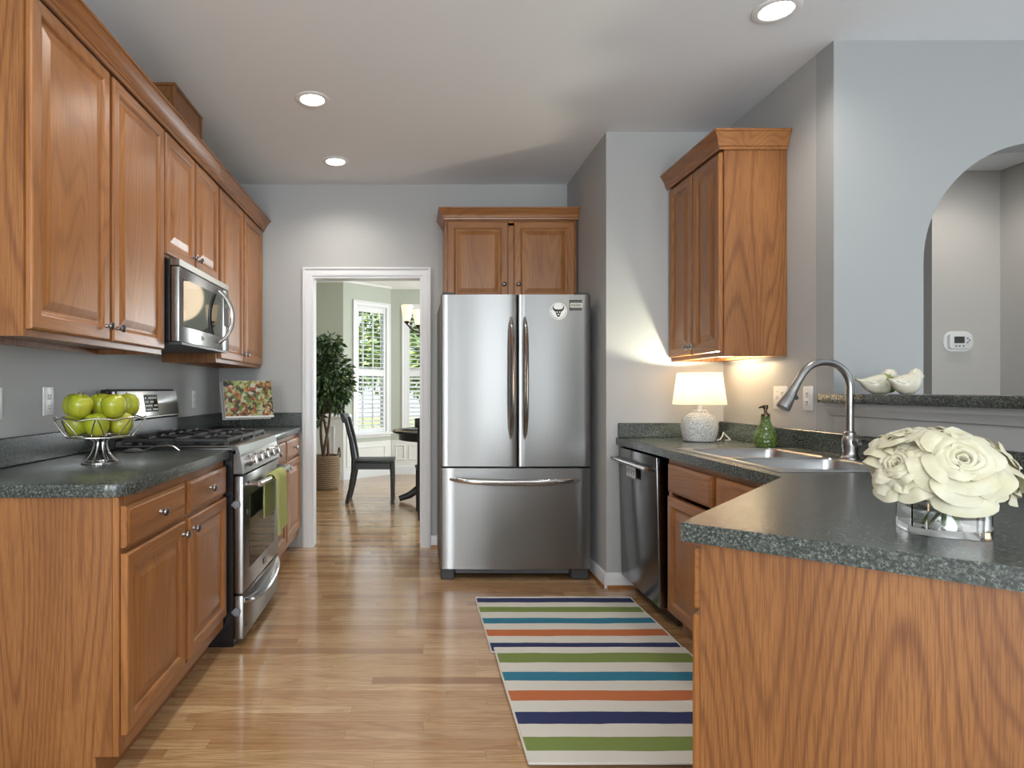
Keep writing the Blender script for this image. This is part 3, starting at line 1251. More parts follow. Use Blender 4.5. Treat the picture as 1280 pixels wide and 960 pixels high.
# backguard with display
bgd = MB().prism_x([(.591, .9235), (.591, 1.035), (.585, 1.050), (.603, 1.180), (.622, 1.192), (.655, 1.188), (.655, .9235)], .0, RW).build('backguard', BLACK, rg, smooth=False)
mb = MB()
sl = math.atan2(.018, .130)
Mb = T(0, .5846, 1.052) @ RX(-sl)
mb.box(.035, RW - .004, -.006, .0, .0, .131, .003, 2, Mb)
mb.box(.035, RW - .004, -.010, .012, -.010, .002, .003, 1, Mb)
mb.build('panel', STEEL, bgd)
mb = MB()
mb.box(.31, .47, -.0072, -.0062, .022, .112, .0004, 1, Mb)
o = mb.build('display', BLACKGLASS, bgd)
mb = MB()
random.seed(3)
for k in range(7):
    for j in range(4):
        if random.random() < .75:
            mb.box(.318 + k * .021, .332 + k * .021, -.0078, -.0073, .030 + j * .020, .038 + j * .020, M=Mb)
mb.build('display_marks', mat('display_print', (.42, .52, .50), .4), bgd)

# towel on the oven handle
tw = MB()


def towel(u, v):
    x = .245 + .255 * u
    fold = .008 * sin(u * pi * 3.2 + .6) + .004 * sin(u * 9)
    back, front = .22, .305
    L = back + front
    s_ = v * L
    if s_ < back:
        z = .7655 - (back - s_)
        y = -.036 + .003 * sin(u * 7)
    else:
        z = .7655 - (s_ - back)
        y = -.100 - fold - .006 * (s_ - back) / front
    d = abs(s_ - back)
    if d < .022:
        tt_ = (s_ - back) / .022
        y = -.068 + -.032 * tt_
        z = .7655 + .004 - .010 * tt_ * tt_
    if s_ >= back and u > .5:
        z -= -.035 * (u - .5) * 2 * (s_ - back) / front
    return (x, y, z)


TOWEL = mat('lime_terry_cloth', (.40, .43, .15), .95)
t_ = NT(TOWEL)
t_.bump(t_.noise(t_.coords(), 500, 2, .6), .5, .002)
tw.grid(towel, 26, 44, thick=.004)
o = tw.build('dish_towel', TOWEL, None, (-.790, 2.856, 0), (0, 0, R90), angle=80)
tag(o, 'lime green dish towel hanging over the oven door handle', 'towel')

# ------------------------------------------------------------------ microwave
mw = thing('microwave', 'stainless over-the-range microwave with dark glass door and curved handle', 'microwave', (-1.080, 2.850, 1.400), R90)
MW, MH = .760, .395
mb = MB()
mb.box(0, MW, .045, .392, .012, MH, .003, 1)
mb.build('body', BLACK, mw)
mb = MB()
mb.box(.0, MW, .0, .0445, MH - .034, MH, .003, 1)
mb.build('vent_trim', STEEL, mw)
mb = MB()
mb.box(.03, MW - .03, .0, .38, .0, .0115)
mb.build('underside_plate', DKPLASTIC, mw)
md = MB().box(.0, .640, .0, .0445, .012, MH - .037, .005, 2).build('door', STEEL, mw)
MB().box(.045, .595, -.002, .003, .085, MH - .085, .001, 1).build('window', BLACKGLASS, md)
pts, rad = [], []
for i in range(19):
    q = 2 * i / 18 - 1
    pts.append((.560 + .050 * (1 - q * q), -.004 - .062 * (1 - q * q) ** .8, .045 + (MH - .105) * i / 18))
    rad.append(.011 * (1 - .3 * q ** 6))
MB().tube(pts, rad, 10, flat=(1.1, .8)).build('handle', CHROME, md)
mb = MB()
mb.box(.300, .308, -.003, .0, .040, .062)
mb.box(.3085, .330, -.003, .0, .040, .046)
mb.box(.324, .330, -.003, .0, .0465, .056)
mb.build('emblem', BADGE, md)
cpn = MB().box(.643, MW, .0, .0445, .012, MH - .037, .005, 2).build('control_panel', STEEL, mw)
MB().box(.665, MW - .012, -.002, .003, .15, MH - .075, .001, 1).build('keypad', BLACKGLASS, cpn)

# ------------------------------------------------------------------ dishwasher
dwm = thing('dishwasher', 'dark stainless dishwasher under the counter left of the sink cabinet', 'dishwasher', (1.238, 3.715, 0), -R90)
DWW = .620
mb = MB()
mb.box(.012, DWW - .03, .050, .58, .095, .855, .002, 1)
mb.build('tub', BLACK, dwm)
mb = MB()
mb.box(.012, DWW - .02, .085, .12, .0, .094)
mb.build('kick_plate', TOEK, dwm)
dd2 = MB().box(.016, DWW - .022, -.018, .022, .0, .762, .006, 2).build('door', STEEL_DK, dwm, (0, .014, .088), (radians(1.4), 0, 0))
mb = MB()
mb.tube([(.035, -.060, .700), (DWW - .045, -.060, .700)], .0125, 12)
for x in (.050, DWW - .060):
    mb.tube([(x, -.018, .700), (x, -.060, .700)], .010, 10)
mb.build('handle', CHROME, dd2)
mb = MB()
mb.box(.018, DWW - .024, -.0186, -.0178, .655, .656)
mb.build('seam', BLACK, dd2)
mgn = thing('clean_dirty_magnet', 'small white two-panel magnet sign on the dishwasher front', 'magnet', (1.238 - .0335, 3.715 - .20, .700), -R90)
MB().box(0, .150, -.003, 0, 0, .075, .001, 1, RX(radians(1.4))).build('plate', GRYPLASTIC, mgn)
mb = MB()
mb.box(.006, .070, -.0042, -.0032, .006, .069, M=RX(radians(1.4)))
mb.box(.078, .144, -.0042, -.0032, .006, .069, M=RX(radians(1.4)))
mb.build('panel', mat('sign_white', (.62, .63, .63), .4), mgn)
mb = MB()
for x0 in (.014, .086):
    mb.box(x0, x0 + .05, -.0050, -.0044, .040, .046, M=RX(radians(1.4)))
    mb.box(x0, x0 + .012, -.0050, -.0044, .022, .039, M=RX(radians(1.4)))
    mb.box(x0 + .03, x0 + .042, -.0050, -.0044, .018, .039, M=RX(radians(1.4)))
mb.build('marks', GRYPLASTIC, mgn)

# ------------------------------------------------------------------ sink, faucet, soap
sk = thing('sink', 'stainless steel double bowl sink set into the dark speckled countertop', 'sink', (0, 0, 0))
zr = RCT + .0008


def rrect(x0, x1, y0, y1, r, k=6):
    out = []
    for cx, cy, a0 in ((x1 - r, y1 - r, 0), (x0 + r, y1 - r, pi / 2), (x0 + r, y0 + r, pi), (x1 - r, y0 + r, 3 * pi / 2)):
        for i in range(k + 1):
            a = a0 + pi / 2 * i / k
            out.append((cx + r * cos(a), cy + r * sin(a)))
    return out


def corners(x0, x1, y0, y1, k=6):
    return [p for p in ((x1, y1), (x0, y1), (x0, y0), (x1, y0)) for _ in range(k + 1)]


sx0, sx1, sy0, sy1 = 1.268, 1.829, 2.165, 3.010
ym = 2.575
bx0, bx1 = 1.305, 1.725
b1 = (bx0, bx1, ym + .016, sy1 - .036)
b2 = (bx0, bx1, sy0 + .036, ym - .016)
mb = MB()
zt = zr + .005
for (cell, bw) in (((sx0, sx1, ym, sy1), b1), ((sx0, sx1, sy0, ym), b2)):
    ring = lambda pts, z: [(p[0], p[1], z) for p in pts]
    e = .006
    cell2 = (cell[0] + e, cell[1] - e, cell[2] + (e if cell[2] == sy0 else 0), cell[3] - (e if cell[3] == sy1 else 0))
    mb.loft([ring(corners(*cell), zr), ring(corners(*cell2), zt),
             ring(rrect(bw[0] - .006, bw[1] + .006, bw[2] - .006, bw[3] + .006, .055), zt),
             ring(rrect(*bw, .05), zt - .006)], False, False)
mb.build('rim', SINKM, sk, angle=30)
for bw in (b1, b2):
    mb = MB()
    def inset(d):
        return (bw[0] + d, bw[1] - d, bw[2] + d, bw[3] - d)
    mb.loft([[(p[0], p[1], z) for p in rrect(*inset(d), rr)] for d, rr, z in
             ((0, .05, zt - .006), (.004, .052, zt - .03), (.012, .055, RCT - .13), (.022, .06, RCT - .165), (.045, .05, RCT - .180), (.10, .04, RCT - .186))], False, True)
    cx, cy = (bw[0] + bw[1]) / 2, (bw[2] + bw[3]) / 2
    b_ = mb.build('bowl', SINKM, sk, angle=60)
    mb = MB()
    mb.lathe([(.042, RCT - .1855), (.042, RCT - .1835), (.034, RCT - .1825), (.030, RCT - .1845), (0, RCT - .1845)], 24, T(cx, cy, 0))
    mb.build('drain', CHROME, b_)

fc = thing('faucet', 'brushed nickel gooseneck faucet with a pull-down spray head behind the sink', 'faucet', (1.778, 2.53, zt + .0005))
mb = MB()
mb.lathe([(.034, 0), (.034, .004), (.029, .010), (.027, .03), (.030, .055), (.030, .075), (.025, .088), (.021, .098), (.021, .106), (.016, .112), (0, .113)], 28)
mb.build('base', NICKEL, fc)
pts = [(0, 0, .11), (0, 0, .18), (0, 0, .25), (0, 0, .29)]
for i in range(1, 16):
    a = radians(150 * i / 15)
    pts.append((-.105 + .105 * cos(a), 0, .29 + .105 * sin(a)))
px_, pz_ = pts[-1][0], pts[-1][2]
dx, dz = -sin(radians(150)), cos(radians(150))
for s_ in (.03, .06):
    pts.append((px_ + dx * s_, 0, pz_ + dz * s_))
MB().tube(pts, .0145, 14).build('spout', NICKEL, fc)
e = Vector((px_ + dx * .055, 0, pz_ + dz * .055))
d = Vector((dx, 0, dz))
mb = MB()
mb.tube([tuple(e + d * s_) for s_ in (0, .006, .012, .05, .085, .100, .104)], [.0165, .0175, .0165, .021, .027, .0275, .024], 18)
mb.build('spray_head', NICKEL, fc)
mb = MB()
q = e + d * .035
mb.box(-.007, .007, -.007, .007, -.017, .017, .004, 2, T(q.x + .0165, q.y, q.z - .008) @ RY(radians(-30)))
mb.build('spray_button', DKPLASTIC, fc)
mb = MB()
mb.lathe([(.019, 0), (.019, .022), (.016, .030), (0, .032)], 18, T(.006, -.022, .068) @ RX(radians(80)))
mb.tube([(.008, -.052, .078), (.012, -.075, .084), (.018, -.105, .078), (.024, -.135, .066)], [.010, .009, .008, .009], 10, flat=(.6, 1.2))
mb.build('lever', NICKEL, fc)

sp = thing('soap_pump', 'small chrome soap pump on the sink deck behind the roses', 'soap dispenser', (1.785, 2.335, zt + .0005))
mb = MB()
mb.lathe([(.020, 0), (.020, .004), (.012, .010), (.010, .018), (0, .018)], 18)
mb.build('base', CHROME, sp)
mb = MB()
mb.tube([(0, 0, .016), (0, 0, .024), (-.03, 0, .028), (-.075, 0, .024)], [.007, .007, .006, .005], 8)
mb.build('nozzle', CHROME, sp)

so = thing('soap_dispenser', 'green textured glass soap bottle with a bronze pump beside the faucet', 'soap dispenser', (1.735, 2.80 + .265, RCT + .0005))
GREENG = mat('green_ceramic', (.115, .18, .045), .2)
t_ = NT(GREENG)
v = t_.n('ShaderNodeTexVoronoi')
v.inputs['Scale'].default_value = 75
t_.l(t_.coords(), v.inputs['Vector'])
t_.color(t_.ramp(v.outputs['Distance'], [(0, (.20, .28, .08)), (.6, (.075, .125, .030))]))
t_.bump(v.outputs['Distance'], .7, .006)
mb = MB()
mb.lathe([(.030, 0), (.045, .004), (.053, .022), (.055, .045), (.050, .070), (.038, .098), (.026, .120), (.020, .138), (.021, .150), (.019, .154), (0, .154)], 36)
mb.build('bottle', GREENG, so)
mb = MB()
mb.lathe([(.020, .1545), (.020, .166), (.012, .172), (.008, .176), (.007, .190), (.012, .192), (.013, .208), (.010, .212), (0, .212)], 20)
mb.tube([(0, 0, .202), (-.02, -.008, .204), (-.040, -.016, .198)], [.006, .005, .004], 8)
mb.build('pump', mat('bronze_pump', (.13, .095, .065), .35, 1.0), so)

# ------------------------------------------------------------------ table lamp
lp = thing('table_lamp', 'white textured ceramic table lamp glowing on the counter in the corner', 'lamp', (1.590, 3.46, RCT + .0005))
CER = mat('white_textured_ceramic', (.66, .66, .63), .45)
t_ = NT(CER)
v = t_.n('ShaderNodeTexVoronoi', feature='DISTANCE_TO_EDGE')
v.inputs['Scale'].default_value = 85
t_.l(t_.coords(), v.inputs['Vector'])
t_.color(t_.ramp(v.outputs['Distance'], [(.0, (.36, .36, .35)), (.25, (.75, .75, .72))]))
t_.bump(v.outputs['Distance'], .8, .006)
mb = MB()
mb.lathe([(.070, 0), (.080, .004), (.092, .040), (.097, .080), (.094, .115), (.078, .140), (.055, .154), (.046, .160), (.046, .170), (.040, .174), (0, .174)], 40)
mb.build('base', CER, lp)
mb = MB()
mb.lathe([(.012, .1742), (.012, .20), (.016, .205), (.016, .235), (0, .235)], 16)
mb.build('socket', WHITEP, lp)
mb = MB()
mb.lathe([(.012, .2352), (.018, .25), (.028, .275), (.030, .292), (.024, .312), (.010, .322), (0, .323)], 20)
BULB = emit('warm_bulb', (1, .78, .48), 14)
mb.build('bulb', BULB, lp)
SHADE = mat('lamp_shade_linen', (.86, .83, .76), .9)
t_ = NT(SHADE)
tr = t_.n('ShaderNodeBsdfTranslucent')
tr.inputs[0].default_value = (.97, .96, .93, 1)
mx = t_.n('ShaderNodeMixShader')
mx.inputs[0].default_value = .92
out = [n for n in t_.nt.nodes if n.type == 'OUTPUT_MATERIAL'][0]
t_.l(t_.b.outputs[0], mx.inputs[1])
t_.l(tr.outputs[0], mx.inputs[2])
t_.l(mx.outputs[0], out.inputs[0])
mb = MB()
n = 48
rings = []
for r_, z_ in ((.140, .205), (.116, .382), (.1145, .382), (.1385, .205), (.140, .205)):
    rings.append([(r_ * cos(2 * pi * i / n), r_ * sin(2 * pi * i / n), z_) for i in range(n)])
mb.loft(rings, False, False)
mb.build('lamp_shade', SHADE, lp)
mb = MB()
for a in (0, 2 * pi / 3, 4 * pi / 3):
    mb.tube([(.012 * cos(a), .012 * sin(a), .218), (.1375 * cos(a), .1375 * sin(a), .216)], .002, 6)
mb.build('shade_spider', WIREM, lp)
cord = [(.088, -.02, .006), (.11, -.015, .012), (.14, .02, .03), (.165, .06, .045), (.19, .09, .03), (.205, .07, .006), (.19, .03, .004), (.15, .01, .004)]
MB().tube(cord, .0032, 6).build('cord', WHITEP, lp)
lamp('lamp_light', 'POINT', (0, 0, .340), (0, 0, 0), 15, (1, .97, .74), .014, parent=lp)

# ------------------------------------------------------------------ outlets and switches


def plate(name, label, cat, loc, rot, gangs, kinds, group=None):
    root = thing(name, label, cat, loc, rot, group)
    w = .070 + .046 * (gangs - 1)
    MB().box(-w / 2, w / 2, -.006, -.0005, -.0575, .0575, .003, 2).build('plate', WHITEP, root)
    for g in range(gangs):
        xc = (g - (gangs - 1) / 2) * .046
        if kinds[g] == 'outlet':
            for zz in (-.020, .020):
                o = MB().box(xc - .016, xc + .016, -.0085, -.0062, zz - .014, zz + .014, .003, 2).build('receptacle', WHITEP, root)
                mb = MB()
                mb.box(xc - .008, xc - .005, -.0092, -.0086, zz - .002, zz + .008)
                mb.box(xc + .005, xc + .008, -.0092, -.0086, zz - .002, zz + .008)
                mb.lathe([(.003, 0), (.003, .0006), (0, .0006)], 10, T(xc, -.0086, zz - .008) @ RX(pi / 2))
                mb.build('slots', DARKSLOT, o)
        else:
            o = MB().box(xc - .005, xc + .005, -.018, -.0062, -.012, .006, .002, 1, T(0, 0, .004)).build('toggle', WHITEP, root)
            mb = MB()
            for zz in (-.030, .030):
                mb.lathe([(.003, 0), (.0025, .001), (0, .001)], 8, T(xc, -.0062, zz) @ RX(pi / 2))
            mb.build('screws', GRYPLASTIC, root)
    return root


plate('wall_outlet', 'white wall outlet on the left wall behind the apples', 'outlet', (XL, 2.49, 1.143), R90, 1, ['outlet'])
plate('wall_outlet', 'white wall outlet between the range backguard and the cookbook', 'outlet', (XL, 4.13, 1.125), R90, 1, ['outlet'])
plate('wall_switch', 'white wall plate on the left wall at the picture edge', 'switch', (XL, 2.175, 1.14), R90, 1, ['toggle'])
plate('wall_switch', 'double white switch plate on the right wall, nearer the lamp', 'switch', (XR, 3.145, 1.15), -R90, 2, ['toggle', 'outlet'])
plate('wall_outlet', 'white outlet plate on the right wall between soap bottle and faucet', 'outlet', (XR, 2.925, 1.148), -R90, 1, ['outlet'])

th = thing('thermostat', 'white thermostat on the hall wall seen through the arch', 'thermostat', (3.10, 3.54, 1.465))
mb = MB()
mb.prism_y([(p[0], p[1]) for p in rrect(-.085, .085, -.058, .058, .050)], -.006, -.0005)
mb.build('wall_plate', HALLP if False else WHITEP, th)
mb = MB()
mb.prism_y([(p[0], p[1]) for p in rrect(-.064, .064, -.042, .042, .016)], -.026, -.0062, b=.002)
mb.build('housing', WHITEP, th)
mb = MB()
mb.box(-.040, .018, -.0275, -.0262, -.012, .026, .0005, 1)
mb.build('screen', mat('grey_lcd', (.055, .06, .055), .3), th)
mb = MB()
for x, z in ((.036, .016), (.046, .004), (.036, -.008), (-.03, -.028), (-.01, -.028), (.012, -.028)):
    mb.lathe([(.005, 0), (.005, .001), (0, .0012)], 12, T(x, -.0262, z) @ RX(pi / 2))
mb.build('buttons', GRYPLASTIC, th)

# ------------------------------------------------------------------ recessed ceiling lights
LENS = emit('light_lens', (1, .97, .92), 9)
RING = mat('light_ring', (.78, .78, .77), .4)


def downlight(x, y, label, power=13):
    r_ = thing('recessed_light', label, 'ceiling light', (x, y, H), 0)
    mb = MB()
    mb.lathe([(.092, -.0006), (.092, -.004), (.084, -.008), (.066, -.006), (.062, -.0006)], 40)
    mb.build('trim_ring', RING, r_)
    mb = MB()
    mb.lathe([(.061, -.001), (.060, -.0045), (0, -.0055)], 32)
    mb.build('lens', LENS, r_)
    lamp('downlight', 'SPOT', (0, 0, -.03), (0, 0, 0), power, (1, .93, .84), .06, spot=radians(150), parent=r_)
    return r_


DP = 26
downlight(-.535, 4.21, 'round recessed ceiling light nearest the back wall', DP)
downlight(-.545, 3.31, 'round recessed ceiling light in front of the left cabinets, second from the back wall', DP)
downlight(1.477, 2.53, 'round recessed ceiling light near the arched wall, at the top edge', DP)
downlight(3.0, 3.2, 'round ceiling light added unseen to lighten the hall behind the arch', 9).location.z = 2.44  # out-of-view lamp added to lighten the hall walls
for x, y, nm in ((-.55, 2.30, 'third from the back wall'), (-.55, 1.20, 'fourth from the back wall'), (.4, -1.0, 'behind the viewer')):
    downlight(x, y, 'round recessed ceiling light outside the picture, ' + nm, DP)

# ------------------------------------------------------------------ rugs
NAVY, GREEN, TEAL, ORANGE, CREAM = (.014, .024, .095), (.165, .225, .055), (.018, .165, .26), (.46, .135, .045), (.60, .585, .53)


def rug(label, loc, w, stripes, amp):
    """stripes: list of (colour, y0, y1) from near to far (local y), local x 0..w"""
    root = thing('rug', label, 'rug', loc, 0)
    y0, y1 = stripes[0][1], stripes[-1][2]
    m = mat('striped_rug', CREAM, .95)
    t = NT(m)
    tc = t.n('ShaderNodeTexCoord')
    sp_ = t.n('ShaderNodeSeparateXYZ')
    t.l(tc.outputs['Object'], sp_.inputs[0])
    wob = t.math('MULTIPLY', t.math('SUBTRACT', t.noise(tc.outputs['Object'], 4, 3, .6), .5), .018)
    yy = t.math('ADD', sp_.outputs[1], wob)
    f = t.math('DIVIDE', t.math('SUBTRACT', yy, y0), y1 - y0)
    rp = t.n('ShaderNodeValToRGB')
    rp.color_ramp.interpolation = 'CONSTANT'
    els = rp.color_ramp.elements
    while len(els) < len(stripes):
        els.new(.5)
    for e_, (c, a, b) in zip(els, stripes):
        e_.position = max(0, (a - y0) / (y1 - y0))
        e_.color = (*c, 1)
    t.l(f, rp.inputs[0])
    wv = t.noise(t.coords((160, 420, 1)), 1, 2, .7)
    c = t.mix(t.math('MULTIPLY', t.math('SUBTRACT', wv, .35), .5), rp.outputs[0], (.62, .60, .56))
    c2 = t.mix(.10, rp.outputs[0], c)
    t.color(c2)
    t.bump(wv, .4, .003)
    mb = MB()
    random.seed(int(w * 1000))

    def surf(u, v):
        x, y = w * u, y0 + (y1 - y0) * v
        h = .0065 + amp * max(0, noise.noise(Vector((x * 3.0, y * 4.5, w * 9)))) * (0.4 + u)
        if callable(lift):
            h += lift(x, y)
        return (x + .006 * noise.noise(Vector((0, y * 3, 1))), y, h)
    lift = None
    mb.grid(surf, 40, 70, thick=.0055)
    mb.build('pile', m, root, angle=80)
    # bound edge
    mb = MB()
    for ed in (lambda s: surf(0, s), lambda s: surf(s, 1), lambda s: surf(s, 0), lambda s: surf(1, s)):
        mb.tube([(lambda p: (p[0], p[1], p[2] - .002))(ed(i / 40)) for i in range(41)], .0042, 6)
    mb.build('binding', mat('rug_binding', (.62, .60, .55), .9), root)
    return root


def vy(v):      # pixel row inside the rug crop -> floor depth
    return 1.179 * FPX / (730 + v / 4.129 - CY)


S2 = [(CREAM, vy(928), vy(868)), (GREEN, vy(868), vy(795)), (CREAM, vy(795), vy(728)), (NAVY, vy(728), vy(665)), (CREAM, vy(665), vy(607)), (ORANGE, vy(607), vy(555)),
      (CREAM, vy(555), vy(503)), (TEAL, vy(503), vy(458)), (CREAM, vy(458), vy(410)), (GREEN, vy(410), vy(360)), (CREAM, vy(360), vy(332))]
S1 = [(NAVY, vy(345), vy(300)), (CREAM, vy(300), vy(265)), (ORANGE, vy(265), vy(232)), (CREAM, vy(232), vy(200)), (TEAL, vy(200), vy(172)), (CREAM, vy(172), vy(142)),
      (GREEN, vy(142), vy(115)), (CREAM, vy(115), vy(92)), (NAVY, vy(92), vy(70)), (CREAM, vy(70), vy(65))]
yr1 = S1[0][1]
yr2 = S2[0][1]
rug('striped rug lying farther from the viewer, in front of the dishwasher', (.348, yr1 - .0, .001), .880, [(c, a - yr1, b - yr1) for c, a, b in S1], .003)
rug('striped rug lying nearer the viewer, its far edge lapping over the other rug', (.362, yr2, .0075), .864, [(c, a - yr2, b - yr2) for c, a, b in S2], .002)

# ------------------------------------------------------------------ fruit bowl and apples
BX, BY = -1.190, 2.35
fb = thing('fruit_bowl', 'silver wire pedestal fruit bowl holding green apples on the left countertop', 'bowl', (BX, BY, LCT + .0005))
wr = .0026


def ringpts(r_, z, n=8, rot=0.0, sub=6):
    P = [Vector((r_ * cos(rot + 2 * pi * k / n), r_ * sin(rot + 2 * pi * k / n), z)) for k in range(n)]
    out_ = []
    for k in range(n):
        for i in range(sub):
            out_.append(tuple(P[k].lerp(P[(k + 1) % n], i / sub)))
    return out_


mb = MB()
mb.tube([(p[0], p[1], p[2] + .008 * abs(sin(4 * math.atan2(p[1], p[0]) + 0))) for p in ringpts(.158, .166, 16)], wr * 1.15, 6, closed=True)
mb.tube(ringpts(.118, .102, 16), wr * 1.2, 6, closed=True)
mb.tube(ringpts(.060, .100, 12), wr, 6, closed=True)
for k in range(8):
    a = 2 * pi * k / 8
    for s_ in (-1, 1):
        pts = []
        for i in range(9):
            f = i / 8
            rr = .060 + (.158 - .060) * f
            zz = .100 if rr < .112 else .100 + (rr - .112) / .046 * .068
            aa = a + s_ * .36 * f
            pts.append((rr * cos(aa), rr * sin(aa), zz))
        mb.tube(pts, wr, 6)
mb.build('basket', WIREM, fb)
mb = MB()
for k in range(8):
    a = 2 * pi * k / 8
    pts = []
    for i in range(12):
        f = i / 11
        rr = .022 + .042 * (1 - f) ** 3 + .0 + .022 * max(0, f - .8) / .2
        pts.append((rr * cos(a), rr * sin(a), .003 + .097 * f))
    mb.tube(pts, wr, 6)
mb.tube(ringpts(.064, .0028, 24), wr * 1.2, 6, closed=True)
mb.build('pedestal', WIREM, fb)

APPLE = mat('green_apple_skin', (.27, .37, .02), .25)
t_ = NT(APPLE)
info = t_.n('ShaderNodeObjectInfo')
nz = t_.noise(t_.coords((1, 1, .6)), 14, 3, .6)
c = t_.ramp(nz, [(.3, (.20, .26, .012)), (.55, (.34, .37, .022)), (.8, (.46, .42, .05))])
blush = t_.math('MULTIPLY', t_.ramp(t_.noise(t_.coords(), 9, 2, .5), [(.55, (0, 0, 0)), (.8, (1, 1, 1))]), .45)
c = t_.mix(t_.math('MULTIPLY', blush, info.outputs['Random']), c, (.42, .26, .06))
t_.color(c)
STEM = mat('apple_stem', (.10, .06, .03), .8)
low, top = [], []
zb = LCT + .100 + .003
AR = .0440
for k in range(5):
    a = 2 * pi * k / 5 - 1.25
    low.append((.079 * cos(a), .079 * sin(a)))
centers = [(x, y, zb + AR + .001) for x, y in low]
for k in range(5):
    a = 2 * pi * k / 5 - 1.25 + pi / 5
    x, y = .096 * cos(a), .096 * sin(a)
    z = max(c_[2] + sqrt(max(0, (2 * AR + .0005) ** 2 - (x - c_[0]) ** 2 - (y - c_[1]) ** 2)) for c_ in centers[:5])
    centers.append((x, y, z))
centers.append((0, 0, max(c_[2] + sqrt(max(0, (2 * AR + .0005) ** 2 - c_[0] ** 2 - c_[1] ** 2)) for c_ in centers)))
ap = None
for k, (x, y, z) in enumerate(centers):
    if ap is None:
        mb = MB()
        mb.lathe([(.000, -.030), (.006, -.033), (.016, -.0375), (.028, -.031), (.037, -.016), (.0405, .003), (.0385, .020), (.030, .034), (.018, .0395), (.009, .036), (.003, .0285), (0, .027)], 28)
        bmesh.ops.scale(mb.bm, vec=(1.086,) * 3, verts=mb.bm.verts)
        ap = tag(mb.build('apple', APPLE, None, angle=80), 'x', 'apple', 'green apples in the wire fruit bowl')
        MB().tube([(0, 0, .031), (.001, 0, .044), (.004, .001, .055)], [.0013, .0013, .0018], 6).build('stem', STEM, ap)
        o = ap
    else:
        o = copy_tree(ap)
    o.location = (BX + x, BY + y, z)
    o.rotation_euler = (random.uniform(-.35, .35), random.uniform(-.35, .35), random.uniform(0, 6))
    o['label'] = 'green apple in the lower layer of the wire fruit bowl' if k < 5 else 'green apple heaped in the top layer of the wire fruit bowl'
    o['group'] = 'lower apples in the fruit bowl' if k < 5 else 'top apples in the fruit bowl'

# serving spoon beside the range
mb = MB()


def spoon(u, v):
    a = 2 * pi * u
    r_ = v
    return (-.045 + .045 * r_ * cos(a), .032 * r_ * sin(a), .0135 - .011 * r_ ** 2 + .002)


mb.grid(spoon, 29, 8, thick=.0015)
mb.tube([(-.004, 0, .006), (.02, 0, .014), (.06, 0, .026), (.10, 0, .030), (.13, 0, .024), (.155, 0, .006)], [.006, .005, .0055, .007, .008, .006], 8, flat=(.35, 1))
tag(mb.build('serving_spoon', mat('polished_spoon', (.85, .84, .82), .3, 1.0), None, (-1.205, 2.765, LCT + .0008), (0, 0, radians(2)), angle=70), 'shiny silver serving spoon lying on the counter next to the range', 'spoon')

# ------------------------------------------------------------------ cookbook on a scroll easel
ez = thing('book_easel', 'black scroll wire easel under the cookbook on the far left countertop', 'easel', (-1.120, 4.15, LCT + .0005), radians(36))
lean = radians(14)
mb = MB()
for x in (-.075, .085):
    # scrolled foot and front hook
    pts = []
    for i in range(26):
        a = i / 25 * 2.6 * pi
        r_ = .006 + .022 * (1 - i / 25)
        pts.append((x, -.075 + r_ * cos(a), .030 + r_ * sin(a)))
    mb.tube(pts, .0028, 6)
    mb.tube([(x, -.047, .030), (x, -.02, .050), (x, .0, .066), (x, .03, .18), (x, .045, .26)], .003, 6)
    mb.tube([(x, .0, .066), (x, -.066, .066), (x, -.072, .084)], .003, 6)
    mb.tube([(x, .030, .18), (x, .11, .004)], .003, 6)
    mb.tube([(x, -.075, .003), (x, .11, .003)], .003, 6)
mb.tube([(-.075, .045, .26), (.085, .045, .26)], .003, 6)
mb.tube([(-.075, .02, .14), (.085, .02, .14)], .003, 6)
mb.build('frame', mat('black_wire', (.02, .02, .02), .4, .6), ez)
bk = thing('cookbook', 'white cookbook with a colourful salad photo cover leaning on the wire easel', 'book', (-1.120, 4.15, LCT + .0005), radians(36))
Mc = T(0, -.006, .078) @ RX(-lean)
mb = MB()
mb.box(-.165, .160, -.058, -.006, .006, .246, .001, 1, Mc)
mb.build('pages', PAPER, bk)
mb = MB()
mb.box(-.168, .165, -.0615, -.0585, 0, .252, .001, 1, Mc)
mb.box(-.168, .165, -.0055, -.0025, 0, .252, .001, 1, Mc)
mb.build('cover', PAPER, bk)
SAL = mat('salad_photo', (.4, .4, .2), .3)
t_ = NT(SAL)
v1 = t_.n('ShaderNodeTexVoronoi')
v1.inputs['Scale'].default_value = 52
cc = t_.coords((1, .3, 1))
wv = t_.n('ShaderNodeVectorMath', operation='ADD')
nz = t_.n('ShaderNodeTexNoise')
nz.inputs['Scale'].default_value = 30
t_.l(cc, nz.inputs['Vector'])
sc_ = t_.n('ShaderNodeVectorMath', operation='SCALE')
sc_.inputs['Scale'].default_value = .035
t_.l(nz.outputs['Color'], sc_.inputs[0])
t_.l(cc, wv.inputs[0])
t_.l(sc_.outputs[0], wv.inputs[1])
t_.l(wv.outputs[0], v1.inputs['Vector'])
sh = t_.n('ShaderNodeSeparateColor')
t_.l(v1.outputs['Color'], sh.inputs[0])
c = t_.ramp(sh.outputs[0], [(0, (.03, .035, .02)), (.14, (.12, .18, .03)), (.30, (.33, .40, .14)), (.46, (.48, .46, .30)), (.58, (.30, .06, .02)), (.74, (.45, .20, .05)), (.82, (.55, .50, .43)), (.90, (.04, .03, .02))], 'CONSTANT')
c = t_.mix(t_.math('MULTIPLY', t_.noise(cc, 160, 2, .6), .5), c, (.06, .05, .025))
t_.color(c)
mb = MB()
mb.box(-.166, .164, -.0624, -.0617, .012, .251, M=Mc)
mb.build('cover_photo', SAL, bk)

